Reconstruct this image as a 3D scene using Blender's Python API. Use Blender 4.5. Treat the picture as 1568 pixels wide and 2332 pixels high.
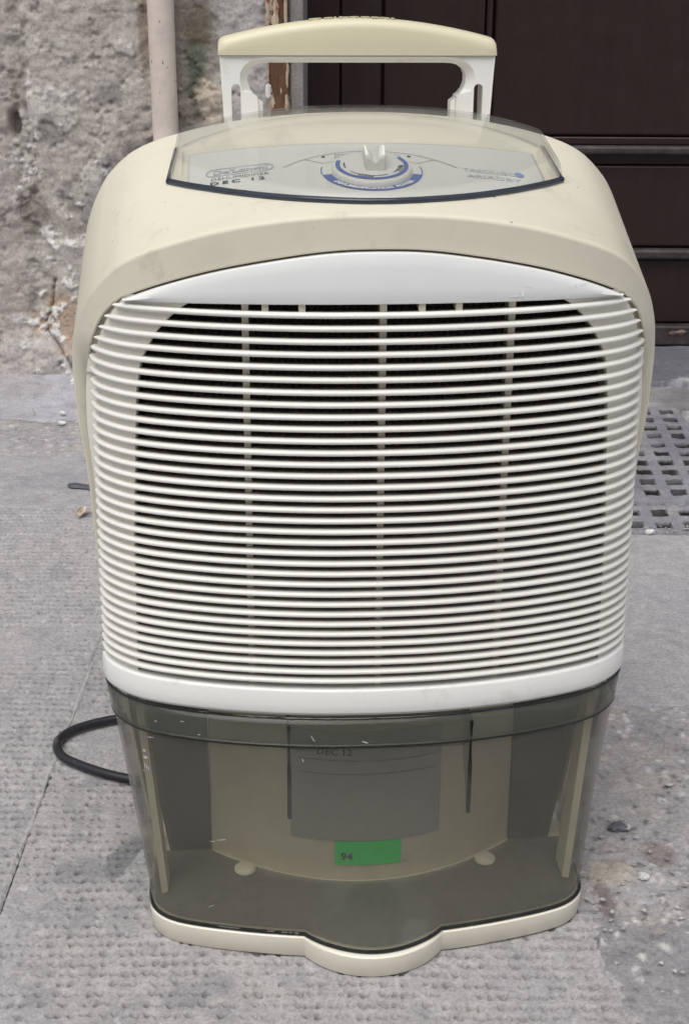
import bpy, bmesh, math, random
import numpy as np
from math import radians as rad
from mathutils import Vector, Matrix

for o in list(bpy.data.objects):
    bpy.data.objects.remove(o, do_unlink=True)
random.seed(7)
rng = np.random.default_rng(7)
scene = bpy.context.scene
C = scene.collection

# ------------------------------------------------------------------ camera
PITCH, ROLL = rad(21.0), rad(0.323)
fw = Vector((0, math.cos(PITCH), -math.sin(PITCH)))
up0 = Vector((0, math.sin(PITCH), math.cos(PITCH)))
rt0 = Vector((1, 0, 0))
rt = rt0 * math.cos(ROLL) + up0 * math.sin(ROLL)
up = up0 * math.cos(ROLL) - rt0 * math.sin(ROLL)
cd = bpy.data.cameras.new('camera')
cd.sensor_fit = 'VERTICAL'; cd.sensor_height = 36.0; cd.lens = 36.0 * 3260 / 2332
cd.clip_start = 0.02; cd.clip_end = 500
cam = bpy.data.objects.new('camera', cd); C.objects.link(cam)
m = Matrix((rt, up, -fw)).transposed().to_4x4()
m.translation = Vector((0, -0.8366, 0.65))
cam.matrix_world = m
scene.camera = cam

# ------------------------------------------------------------------ sky, sun, exposure
SUN_EL, SUN_AZ = rad(62), rad(198)      # azimuth measured like the sky's sun_rotation
w = bpy.data.worlds.new('World'); scene.world = w; w.use_nodes = True
nt = w.node_tree; nt.nodes.clear()
sky = nt.nodes.new('ShaderNodeTexSky'); sky.sky_type = 'NISHITA'; sky.sun_disc = False
sky.sun_elevation = SUN_EL; sky.sun_rotation = SUN_AZ
sky.dust_density = 2.5; sky.ozone_density = 1.0; sky.air_density = 1.0
hs = nt.nodes.new('ShaderNodeHueSaturation'); hs.inputs['Saturation'].default_value = 0.30
bg = nt.nodes.new('ShaderNodeBackground'); bg.inputs['Strength'].default_value = 0.12
ow = nt.nodes.new('ShaderNodeOutputWorld')
nt.links.new(sky.outputs[0], hs.inputs['Color']); nt.links.new(hs.outputs[0], bg.inputs['Color'])
nt.links.new(bg.outputs[0], ow.inputs['Surface'])
sl = bpy.data.lights.new('sun', 'SUN'); sl.energy = 1.3; sl.angle = rad(50); sl.color = (1.0, 0.985, 0.96)
sun = bpy.data.objects.new('sun', sl); C.objects.link(sun)
sdir = Vector((math.sin(SUN_AZ) * math.cos(SUN_EL), math.cos(SUN_AZ) * math.cos(SUN_EL), math.sin(SUN_EL)))
sun.rotation_euler = sdir.to_track_quat('Z', 'Y').to_euler()
scene.view_settings.view_transform = 'Standard'; scene.view_settings.look = 'None'
scene.view_settings.exposure = 0.52; scene.view_settings.gamma = 1.0
scene.view_settings.use_curve_mapping = False
scene.render.engine = 'CYCLES'
scene.cycles.transparent_max_bounces = 24
scene.cycles.max_bounces = 10
scene.render.resolution_x = 688; scene.render.resolution_y = 1024

# ------------------------------------------------------------------ numpy noise
def _hash(ix, iy, seed):
    h = (ix.astype(np.int64) * 374761393 + iy.astype(np.int64) * 668265263 + seed * 982451653) & 0xFFFFFFFF
    h = ((h ^ (h >> 13)) * 1274126177) & 0xFFFFFFFF
    h = (h ^ (h >> 16)) & 0xFFFFFFFF
    return h.astype(np.float64) / 4294967295.0
def vnoise(x, y, seed=0):
    x = np.asarray(x, float); y = np.asarray(y, float)
    ix = np.floor(x); iy = np.floor(y); fx = x - ix; fy = y - iy
    fx = fx * fx * fx * (fx * (fx * 6 - 15) + 10); fy = fy * fy * fy * (fy * (fy * 6 - 15) + 10)
    a = _hash(ix, iy, seed); b = _hash(ix + 1, iy, seed); c = _hash(ix, iy + 1, seed); d = _hash(ix + 1, iy + 1, seed)
    return (a * (1 - fx) + b * fx) * (1 - fy) + (c * (1 - fx) + d * fx) * fy
def fbm(x, y, f, octv=4, seed=0, gain=0.55):
    s = 0; amp = 1; tot = 0
    for i in range(octv):
        s = s + amp * (vnoise(x * f, y * f, seed + i * 17) * 2 - 1); tot += amp
        amp *= gain; f *= 2.07
    return s / tot
def worley(x, y, f, seed=0):
    x = x * f; y = y * f; ix = np.floor(x); iy = np.floor(y)
    d1 = np.full(x.shape, 9.0); idv = np.zeros(x.shape)
    for dx in (-1, 0, 1):
        for dy in (-1, 0, 1):
            cx = ix + dx; cy = iy + dy
            px = cx + _hash(cx, cy, seed); py = cy + _hash(cx, cy, seed + 5)
            d = np.hypot(px - x, py - y); mk = d < d1
            d1 = np.where(mk, d, d1); idv = np.where(mk, _hash(cx, cy, seed + 9), idv)
    return d1, idv
def sstep(a, b, x):
    t = np.clip((x - a) / (b - a), 0, 1); return t * t * (3 - 2 * t)
def mixc(c, col, k):
    k = np.clip(k, 0, 1)[..., None]; return c * (1 - k) + np.array(col) * k

# ------------------------------------------------------------------ materials
def new_mat(name):
    mt = bpy.data.materials.new(name); mt.use_nodes = True
    return mt, mt.node_tree, mt.node_tree.nodes['Principled BSDF']
def noise_node(t, scale, detail=4, rough=0.55, coord='Object', vec=None):
    n = t.nodes.new('ShaderNodeTexNoise'); n.inputs['Scale'].default_value = scale
    n.inputs['Detail'].default_value = detail; n.inputs['Roughness'].default_value = rough
    if vec is None:
        tc = t.nodes.new('ShaderNodeTexCoord'); vec = tc.outputs[coord]
    t.links.new(vec, n.inputs['Vector']); return n
def ramp(t, fac, stops):
    r = t.nodes.new('ShaderNodeValToRGB'); e = r.color_ramp.elements
    e[0].position, e[0].color = stops[0][0], (*stops[0][1], 1)
    e[1].position, e[1].color = stops[-1][0], (*stops[-1][1], 1)
    for p, c in stops[1:-1]:
        q = e.new(p); q.color = (*c, 1)
    t.links.new(fac, r.inputs['Fac']); return r
def mixrgb(t, a, b, fac, mode='MIX'):
    n = t.nodes.new('ShaderNodeMix'); n.data_type = 'RGBA'; n.blend_type = mode
    for s, v in ((n.inputs[6], a), (n.inputs[7], b)):
        if isinstance(v, tuple): s.default_value = (*v, 1)
        else: t.links.new(v, s)
    if isinstance(fac, (int, float)): n.inputs[0].default_value = fac
    else: t.links.new(fac, n.inputs[0])
    return n.outputs[2]
def bump(t, bs, h, dist, strength=1.0):
    b = t.nodes.new('ShaderNodeBump'); b.inputs['Distance'].default_value = dist; b.inputs['Strength'].default_value = strength
    t.links.new(h, b.inputs['Height']); t.links.new(b.outputs[0], bs.inputs['Normal'])

def plastic(name, col, rough, dirt=None, dirt_scale=9, dirt_lo=0.55, dirt_hi=0.75, grain=900, grain_d=0.00006, spec=0.45, specks=False):
    mt, t, b = new_mat(name)
    b.inputs['Roughness'].default_value = rough; b.inputs['Specular IOR Level'].default_value = spec
    n = noise_node(t, 6, 3); v = ramp(t, n.outputs['Fac'], [(0.3, tuple(c * 0.955 for c in col)), (0.7, tuple(min(1, c * 1.03) for c in col))])
    c = v.outputs[0]
    if dirt:
        d = noise_node(t, dirt_scale, 6, 0.65); r = ramp(t, d.outputs['Fac'], [(dirt_lo, (0, 0, 0)), (dirt_hi, (1, 1, 1))])
        c = mixrgb(t, c, dirt, r.outputs[0])
    if specks:
        d2 = noise_node(t, 170, 3, 0.5); r2 = ramp(t, d2.outputs['Fac'], [(0.735, (0, 0, 0)), (0.78, (1, 1, 1))]); c = mixrgb(t, c, (0.16, 0.13, 0.10), r2.outputs[0])
        d3 = noise_node(t, 28, 8, 0.75); r3 = ramp(t, d3.outputs['Fac'], [(0.56, (0, 0, 0)), (0.9, (1, 1, 1))]); c = mixrgb(t, c, (0.42, 0.37, 0.29), r3.outputs[0])
    t.links.new(c, b.inputs['Base Color'])
    rn = noise_node(t, 14, 4); rr = t.nodes.new('ShaderNodeMapRange'); rr.inputs[3].default_value = rough * 0.8; rr.inputs[4].default_value = min(1, rough * 1.25)
    t.links.new(rn.outputs['Fac'], rr.inputs[0]); t.links.new(rr.outputs[0], b.inputs['Roughness'])
    g = noise_node(t, grain, 2); bump(t, b, g.outputs['Fac'], grain_d, 0.6)
    return mt
M = {}
M['cream'] = plastic('aged_cream_plastic', (0.705, 0.662, 0.535), 0.38, dirt=(0.50, 0.45, 0.34), dirt_scale=5, dirt_lo=0.5, dirt_hi=1.0, spec=0.5, specks=True)
M['basecream'] = plastic('pale_cream_plastic', (0.79, 0.75, 0.635), 0.4, dirt=(0.35, 0.3, 0.24), dirt_scale=70, dirt_lo=0.68, dirt_hi=0.8)
M['cap'] = plastic('yellowed_plastic', (0.66, 0.605, 0.43), 0.34)
M['white'] = plastic('white_plastic', (0.80, 0.795, 0.76), 0.30, specks=True)
def slat_mat():
    """white plastic whose tops carry brown dust towards the coil"""
    mt = plastic('white_slat_plastic', (0.785, 0.77, 0.715), 0.25, grain_d=0.000008); t = mt.node_tree; b = t.nodes['Principled BSDF']
    src = b.inputs['Base Color'].links[0].from_socket
    a = t.nodes.new('ShaderNodeAttribute'); a.attribute_name = 'dust'
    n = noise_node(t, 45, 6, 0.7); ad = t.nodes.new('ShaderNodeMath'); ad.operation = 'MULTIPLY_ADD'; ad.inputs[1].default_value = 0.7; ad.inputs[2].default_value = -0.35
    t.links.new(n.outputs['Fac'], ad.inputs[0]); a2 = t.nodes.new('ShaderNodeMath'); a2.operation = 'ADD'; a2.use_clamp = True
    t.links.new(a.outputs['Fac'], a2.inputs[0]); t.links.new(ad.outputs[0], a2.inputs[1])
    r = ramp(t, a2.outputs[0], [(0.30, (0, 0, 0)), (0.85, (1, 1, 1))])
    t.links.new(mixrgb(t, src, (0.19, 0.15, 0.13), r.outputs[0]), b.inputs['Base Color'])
    return mt
M['slat'] = slat_mat()
M['liner'] = plastic('cream_white_plastic', (0.76, 0.735, 0.65), 0.45, dirt=(0.25, 0.2, 0.15), dirt_scale=60, dirt_lo=0.66, dirt_hi=0.8)
M['gloss'] = plastic('glossy_white_plastic', (0.82, 0.822, 0.805), 0.12, grain_d=0.00002, spec=0.5)
M['panelgrey'] = plastic('pale_panel_plastic', (0.68, 0.67, 0.61), 0.45)
M['rubber'] = plastic('black_rubber', (0.018, 0.018, 0.022), 0.42, dirt=(0.12, 0.11, 0.1), dirt_scale=50, dirt_lo=0.6, dirt_hi=0.75)
M['label'] = plastic('grey_label_film', (0.40, 0.41, 0.41), 0.5)
M['green'] = plastic('green_tape', (0.0, 0.85, 0.12), 0.45)
M['ink'] = plastic('grey_ink', (0.16, 0.17, 0.22), 0.5)
M['paleink'] = plastic('pale_grey_ink', (0.42, 0.43, 0.47), 0.5)
M['bluefade'] = plastic('faded_blue_ink', (0.25, 0.28, 0.5), 0.5)
M['blue'] = plastic('blue_print', (0.06, 0.11, 0.36), 0.45)
M['darkink'] = plastic('dark_ink', (0.05, 0.05, 0.06), 0.5)
M['scuff'] = plastic('white_scuff', (0.84, 0.845, 0.85), 0.6)
M['tankscuff'] = plastic('grey_scuff', (0.42, 0.43, 0.44), 0.7)
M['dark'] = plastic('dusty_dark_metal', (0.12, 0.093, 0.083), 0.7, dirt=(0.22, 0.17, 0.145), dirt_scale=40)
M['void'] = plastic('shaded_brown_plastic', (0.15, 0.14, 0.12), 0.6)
M['rib'] = plastic('dull_cream_plastic', (0.62, 0.59, 0.49), 0.6)

def smoked(name, tint, haze_col, haze, rough=0.07, gloss_ior=1.5):
    """tinted clear plastic: coloured transparency, fresnel gloss and a little surface haze"""
    mt = bpy.data.materials.new(name); mt.use_nodes = True; t = mt.node_tree; t.nodes.clear()
    out = t.nodes.new('ShaderNodeOutputMaterial')
    tr = t.nodes.new('ShaderNodeBsdfTransparent'); tr.inputs[0].default_value = (*tint, 1)
    df = t.nodes.new('ShaderNodeBsdfDiffuse'); df.inputs[0].default_value = (*haze_col, 1)
    gl = t.nodes.new('ShaderNodeBsdfGlossy'); gl.inputs['Roughness'].default_value = rough
    fr = t.nodes.new('ShaderNodeFresnel'); ge = t.nodes.new('ShaderNodeNewGeometry'); mr = t.nodes.new('ShaderNodeMapRange'); mr.inputs[3].default_value = gloss_ior; mr.inputs[4].default_value = 1 / gloss_ior
    t.links.new(ge.outputs['Backfacing'], mr.inputs[0]); t.links.new(mr.outputs[0], fr.inputs['IOR'])
    n = noise_node(t, 7, 6, 0.65); r = t.nodes.new('ShaderNodeMapRange'); r.inputs[1].default_value = 0.3; r.inputs[2].default_value = 0.75
    r.inputs[3].default_value = haze * 0.55; r.inputs[4].default_value = haze * 1.6
    t.links.new(n.outputs['Fac'], r.inputs[0])
    m1 = t.nodes.new('ShaderNodeMixShader'); t.links.new(r.outputs[0], m1.inputs[0]); t.links.new(tr.outputs[0], m1.inputs[1]); t.links.new(df.outputs[0], m1.inputs[2])
    m2 = t.nodes.new('ShaderNodeMixShader'); t.links.new(fr.outputs[0], m2.inputs[0]); t.links.new(m1.outputs[0], m2.inputs[1]); t.links.new(gl.outputs[0], m2.inputs[2])
    t.links.new(m2.outputs[0], out.inputs[0]); return mt
M['tank'] = smoked('smoked_clear_plastic', (0.895, 0.89, 0.855), (0.19, 0.19, 0.175), 0.14, 0.09, 1.40)
M['tankrear'] = smoked('thin_clear_plastic', (0.94, 0.935, 0.91), (0.24, 0.245, 0.225), 0.02, 0.2, 1.2)
M['tankrim'] = smoked('smoked_rim_plastic', (0.76, 0.76, 0.72), (0.21, 0.215, 0.19), 0.17, 0.12, 1.33)
M['tankfloor'] = smoked('smoked_floor_plastic', (0.62, 0.62, 0.605), (0.195, 0.195, 0.185), 0.5, 0.15, 1.3)
M['tankedge'] = smoked('smoked_plastic_edge', (0.22, 0.23, 0.22), (0.06, 0.065, 0.06), 0.25)  # dark tint painted in for the internal reflection along tank edges
M['lid'] = smoked('clear_grey_plastic', (0.94, 0.943, 0.94), (0.55, 0.56, 0.56), 0.045, 0.05, 1.25)
M['lidedge'] = smoked('clear_plastic_edge', (0.25, 0.28, 0.34), (0.06, 0.075, 0.11), 0.35, 0.05)

def stone(name, scale=1.0, rough=0.9, fine=520, fine_d=0.0009):
    """stone whose colour is carried by the mesh (mineral patches), with fine grain added here"""
    mt, t, b = new_mat(name); b.inputs['Roughness'].default_value = rough; b.inputs['Specular IOR Level'].default_value = 0.25
    a = t.nodes.new('ShaderNodeAttribute'); a.attribute_name = 'Col'
    n = noise_node(t, 330 * scale, 5, 0.7); r = ramp(t, n.outputs['Fac'], [(0.30, (0.68, 0.68, 0.69)), (0.5, (1, 1, 1)), (0.74, (1.24, 1.24, 1.23))])
    n2 = noise_node(t, 60 * scale, 5, 0.7); r2 = ramp(t, n2.outputs['Fac'], [(0.3, (0.82, 0.82, 0.83)), (0.7, (1.14, 1.13, 1.12))])
    c = mixrgb(t, a.outputs['Color'], r.outputs[0], 1.0, 'MULTIPLY'); c = mixrgb(t, c, r2.outputs[0], 1.0, 'MULTIPLY')
    t.links.new(c, b.inputs['Base Color'])
    n3 = noise_node(t, fine, 6, 0.75); bump(t, b, n3.outputs['Fac'], fine_d, 1.0)
    return mt
M['paving'] = stone('tooled_paving_stone')
M['wall'] = stone('weathered_wall_stone', 0.6, fine=380, fine_d=0.0016)

def simple_stone(name, c1, c2, scale=8, rough=0.9, fine_d=0.001):
    mt, t, b = new_mat(name); b.inputs['Roughness'].default_value = rough
    n = noise_node(t, scale, 8, 0.65); r = ramp(t, n.outputs['Fac'], [(0.3, c1), (0.7, c2)])
    n2 = noise_node(t, 250, 6, 0.7); r2 = ramp(t, n2.outputs['Fac'], [(0.3, (0.7, 0.7, 0.7)), (0.7, (1.2, 1.2, 1.2))])
    t.links.new(mixrgb(t, r.outputs[0], r2.outputs[0], 1, 'MULTIPLY'), b.inputs['Base Color'])
    bump(t, b, n2.outputs['Fac'], fine_d); return mt
M['ground'] = simple_stone('street_stone', (0.26, 0.26, 0.28), (0.38, 0.375, 0.39))
M['facade'] = simple_stone('rough_plaster', (0.25, 0.23, 0.21), (0.4, 0.38, 0.35), 4, fine_d=0.004)
M['sill'] = simple_stone('dark_sill_stone', (0.075, 0.075, 0.09), (0.17, 0.17, 0.19), 22, 0.75, 0.0015)
M['crumb'] = simple_stone('white_plaster', (0.6, 0.6, 0.58), (0.78, 0.78, 0.76), 60)
M['gravel'] = simple_stone('grey_grit', (0.2, 0.19, 0.19), (0.55, 0.54, 0.52), 90)
M['reveal'] = simple_stone('grey_lilac_plaster', (0.2, 0.185, 0.185), (0.3, 0.275, 0.27), 18)

def door_mat():
    mt, t, b = new_mat('dark_brown_gloss_paint'); b.inputs['Roughness'].default_value = 0.38
    tc = t.nodes.new('ShaderNodeTexCoord'); mp = t.nodes.new('ShaderNodeMapping'); mp.inputs['Scale'].default_value = (14, 14, 1.4)
    t.links.new(tc.outputs['Object'], mp.inputs[0])
    n = noise_node(t, 3, 7, 0.6, vec=mp.outputs[0]); r = ramp(t, n.outputs['Fac'], [(0.3, (0.0165, 0.0062, 0.0058)), (0.7, (0.025, 0.0092, 0.0085))])
    d = noise_node(t, 26, 7, 0.7); rd = ramp(t, d.outputs['Fac'], [(0.66, (0, 0, 0)), (0.86, (1, 1, 1))])
    t.links.new(mixrgb(t, r.outputs[0], (0.06, 0.045, 0.043), rd.outputs[0]), b.inputs['Base Color'])
    rr = t.nodes.new('ShaderNodeMapRange'); rr.inputs[3].default_value = 0.3; rr.inputs[4].default_value = 0.6
    t.links.new(d.outputs['Fac'], rr.inputs[0]); t.links.new(rr.outputs[0], b.inputs['Roughness'])
    bump(t, b, n.outputs['Fac'], 0.0012); return mt
M['door'] = door_mat()
def dusty_door_mat():
    mt, t, b = new_mat('worn_brown_paint'); b.inputs['Roughness'].default_value = 0.6
    d = noise_node(t, 30, 8, 0.7); r = ramp(t, d.outputs['Fac'], [(0.35, (0.02, 0.013, 0.013)), (0.6, (0.05, 0.042, 0.042)), (0.82, (0.13, 0.115, 0.11))])
    t.links.new(r.outputs[0], b.inputs['Base Color']); bump(t, b, d.outputs['Fac'], 0.001); return mt
M['worn'] = dusty_door_mat()
def rust_mat():
    mt, t, b = new_mat('rusted_painted_iron'); b.inputs['Roughness'].default_value = 0.8
    tc = t.nodes.new('ShaderNodeTexCoord'); mp = t.nodes.new('ShaderNodeMapping'); mp.inputs['Scale'].default_value = (3, 3, 1)
    t.links.new(tc.outputs['Object'], mp.inputs[0])
    n = noise_node(t, 9, 8, 0.7, vec=mp.outputs[0]); r = ramp(t, n.outputs['Fac'], [(0.34, (0.035, 0.03, 0.028)), (0.48, (0.09, 0.045, 0.025)), (0.56, (0.15, 0.065, 0.028)), (0.66, (0.075, 0.06, 0.05))])
    n2 = noise_node(t, 13, 7, 0.6, vec=mp.outputs[0]); r2 = ramp(t, n2.outputs['Fac'], [(0.585, (0, 0, 0)), (0.6, (1, 1, 1))])
    t.links.new(mixrgb(t, r.outputs[0], (0.5, 0.41, 0.31), r2.outputs[0]), b.inputs['Base Color'])
    bump(t, b, n2.outputs['Fac'], 0.004); return mt
M['rust'] = rust_mat()
M['flake'] = plastic('peeling_cream_paint', (0.5, 0.4, 0.3), 0.7, dirt=(0.22, 0.09, 0.035), dirt_scale=45, dirt_lo=0.5, dirt_hi=0.62)
M['whiteflake'] = plastic('white_paint_chip', (0.72, 0.7, 0.68), 0.7)
def pipe_mat():
    mt, t, b = new_mat('pink_cream_paint'); b.inputs['Roughness'].default_value = 0.55
    n = noise_node(t, 9, 5); r = ramp(t, n.outputs['Fac'], [(0.3, (0.58, 0.49, 0.43)), (0.7, (0.70, 0.61, 0.54))])
    tc = t.nodes.new('ShaderNodeTexCoord'); mp = t.nodes.new('ShaderNodeMapping'); mp.inputs['Scale'].default_value = (1, 1, 0.45)
    t.links.new(tc.outputs['Object'], mp.inputs[0])
    n2 = noise_node(t, 85, 3, 0.5, vec=mp.outputs[0]); r2 = ramp(t, n2.outputs['Fac'], [(0.70, (0, 0, 0)), (0.735, (1, 1, 1))])
    n4 = noise_node(t, 11, 6, 0.65); r4 = ramp(t, n4.outputs['Fac'], [(0.5, (0, 0, 0)), (0.8, (1, 1, 1))])
    c = mixrgb(t, r.outputs[0], (0.4, 0.36, 0.33), r4.outputs[0])
    t.links.new(mixrgb(t, c, (0.15, 0.13, 0.13), r2.outputs[0]), b.inputs['Base Color'])
    n3 = noise_node(t, 50, 5); bump(t, b, n3.outputs['Fac'], 0.0012); return mt
M['pipe'] = pipe_mat()

# ------------------------------------------------------------------ mesh helpers
def obj(name, V, F, mat, parent=None, smooth=35, cols=None):
    me = bpy.data.meshes.new(name)
    V = np.asarray(V, float)
    me.from_pydata(V.tolist() if len(V) < 60000 else V, [], F)
    me.update()
    if mat: me.materials.append(M[mat])
    if smooth:
        me.shade_smooth(); me.set_sharp_from_angle(angle=rad(smooth))
    if cols is not None:
        a = me.color_attributes.new('Col', 'FLOAT_COLOR', 'POINT')
        c4 = np.ones((len(V), 4), np.float32); c4[:, :3] = cols; a.data.foreach_set('color', c4.ravel())
    o = bpy.data.objects.new(name, me); C.objects.link(o)
    if parent: o.parent = parent
    return o
def fast_mesh(name, V, Q, mat, parent=None, cols=None, smooth=True):
    me = bpy.data.meshes.new(name); V = np.asarray(V, np.float32); Q = np.asarray(Q, np.int32)
    me.vertices.add(len(V)); me.vertices.foreach_set('co', V.ravel())
    me.loops.add(Q.size); me.loops.foreach_set('vertex_index', Q.ravel())
    me.polygons.add(len(Q)); me.polygons.foreach_set('loop_start', np.arange(len(Q), dtype=np.int32) * 4)
    me.update(calc_edges=True); me.validate()
    if smooth: me.shade_smooth()
    me.materials.append(M[mat])
    if cols is not None:
        a = me.color_attributes.new('Col', 'FLOAT_COLOR', 'POINT')
        c4 = np.ones((len(V), 4), np.float32); c4[:, :3] = cols; a.data.foreach_set('color', c4.ravel())
    o = bpy.data.objects.new(name, me); C.objects.link(o)
    if parent: o.parent = parent
    return o
def tag(o, label=None, cat=None, group=None, kind=None):
    if label: o['label'] = label
    if cat: o['category'] = cat
    if group: o['group'] = group
    if kind: o['kind'] = kind
    return o
def empty(name, loc=(0, 0, 0), rz=0):
    o = bpy.data.objects.new(name, None); C.objects.link(o); o.location = loc; o.rotation_euler = (0, 0, rz); o.empty_display_size = 0.05
    return o
def grid_faces(nu, nv, off=0, closed_u=False):
    F = []
    for j in range(nv - 1):
        for i in range(nu - (0 if closed_u else 1)):
            a = off + j * nu + i; b = off + j * nu + (i + 1) % nu
            F.append((a, b, b + nu, a + nu))
    return F
def rings(name, R, mat, parent, closed=True, cap0=False, cap1=False, smooth=35):
    n = len(R[0]); V = [p for r in R for p in r]; F = grid_faces(n, len(R), 0, closed)
    if cap0: F.append(tuple(range(n - 1, -1, -1)))
    if cap1: F.append(tuple(range((len(R) - 1) * n, len(R) * n)))
    return obj(name, V, F, mat, parent, smooth)
def tube(name, P, r, mat, parent, n=12, smooth=60):
    P = [Vector(p) for p in P]; R = []
    for i, p in enumerate(P):
        d = (P[min(i + 1, len(P) - 1)] - P[max(i - 1, 0)]).normalized()
        u = d.cross(Vector((0, 0, 1)));
        if u.length < 1e-3: u = d.cross(Vector((0, 1, 0)))
        u.normalize(); v = u.cross(d).normalized(); rr = r[i] if isinstance(r, (list, tuple)) else r
        R.append([p + (u * math.cos(2 * math.pi * k / n) + v * math.sin(2 * math.pi * k / n)) * rr for k in range(n)])
    return rings(name, R, mat, parent, True, True, True, smooth)
def box(name, x0, x1, y0, y1, z0, z1, mat, parent=None, bev=0.0):
    V = [(x, y, z) for z in (z0, z1) for y in (y0, y1) for x in (x0, x1)]
    F = [(0, 2, 3, 1), (4, 5, 7, 6), (0, 1, 5, 4), (2, 6, 7, 3), (0, 4, 6, 2), (1, 3, 7, 5)]
    o = obj(name, V, F, mat, parent, 30)
    if bev:
        b = o.modifiers.new('bevel', 'BEVEL'); b.width = bev; b.segments = 3; b.limit_method = 'ANGLE'
    return o
def catmull(P, n):
    """resample a polyline through a Catmull-Rom spline, even arc length"""
    P = np.asarray(P, float); Q = np.vstack([2 * P[0] - P[1], P, 2 * P[-1] - P[-2]]); out = []
    for i in range(1, len(Q) - 2):
        for t in np.linspace(0, 1, 24, endpoint=False):
            p0, p1, p2, p3 = Q[i - 1], Q[i], Q[i + 1], Q[i + 2]
            out.append(0.5 * (2 * p1 + (p2 - p0) * t + (2 * p0 - 5 * p1 + 4 * p2 - p3) * t * t + (3 * p1 - p0 - 3 * p2 + p3) * t ** 3))
    out.append(P[-1]); out = np.array(out)
    L = np.r_[0, np.cumsum(np.linalg.norm(np.diff(out, axis=0), axis=1))]
    s = np.linspace(0, L[-1], n)
    return np.stack([np.interp(s, L, out[:, k]) for k in range(out.shape[1])], 1)
def solidify(o, th, off=-1):
    s = o.modifiers.new('thickness', 'SOLIDIFY'); s.thickness = th; s.offset = off; s.use_even_offset = True
    return o
def bake(o):
    """freeze an object's modifiers into its mesh"""
    dg = bpy.context.evaluated_depsgraph_get(); me = bpy.data.meshes.new_from_object(o.evaluated_get(dg))
    o.modifiers.clear(); o.data = me; return o
def text_mesh(body, size, spacing=1.0, bold=0.0, align='LEFT'):
    """vertices (2D) and faces of a line of lettering"""
    cu = bpy.data.curves.new('t', 'FONT'); cu.body = body; cu.size = size; cu.space_character = spacing
    cu.offset = bold; cu.align_x = align; cu.resolution_u = 2
    o = bpy.data.objects.new('t', cu); C.objects.link(o)
    bpy.context.view_layer.update()
    dg = bpy.context.evaluated_depsgraph_get(); me = bpy.data.meshes.new_from_object(o.evaluated_get(dg))
    V = np.array([v.co[:] for v in me.vertices])[:, :2] if len(me.vertices) else np.zeros((0, 2)); F = [tuple(p.vertices) for p in me.polygons]
    bpy.data.objects.remove(o); bpy.data.curves.remove(cu); bpy.data.meshes.remove(me)
    return V, F

# ================================================================== GROUND AND PAVING
ground = obj('ground', [(-60, -60, -0.06), (60, -60, -0.06), (60, 60, -0.06), (-60, 60, -0.06)], [(0, 1, 2, 3)], 'ground', None, 0)
tag(ground, kind='structure')

def pits(X, Y, seed, rowp=0.0106, colp=0.0071, rot=0.0):
    c, s = math.cos(rot), math.sin(rot); U = X * c + Y * s; W = -X * s + Y * c
    W = W + 0.0022 * fbm(U, W, 6, 2, seed + 3)
    r = np.round(W / rowp); U2 = U + _hash(r, r * 0 + 3, seed) * colp
    k = np.round(U2 / colp)
    jx = (_hash(k, r, seed + 1) - 0.5) * 0.0020; jy = (_hash(k, r, seed + 2) - 0.5) * 0.0018
    sz = 0.7 + 0.7 * _hash(k, r, seed + 4); on = _hash(k, r, seed + 6) > 0.19
    dx = (U2 - k * colp - jx) / 1.25 + (W - r * rowp - jy) * (_hash(k, r, seed + 7) - 0.5); dy = W - r * rowp - jy
    tri = np.where(dy > 0, 1.0, 0.55)
    d = np.sqrt((dx / tri) ** 2 + dy * dy) / (0.00195 * sz)
    return on * np.exp(-d ** 4) * sz
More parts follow.
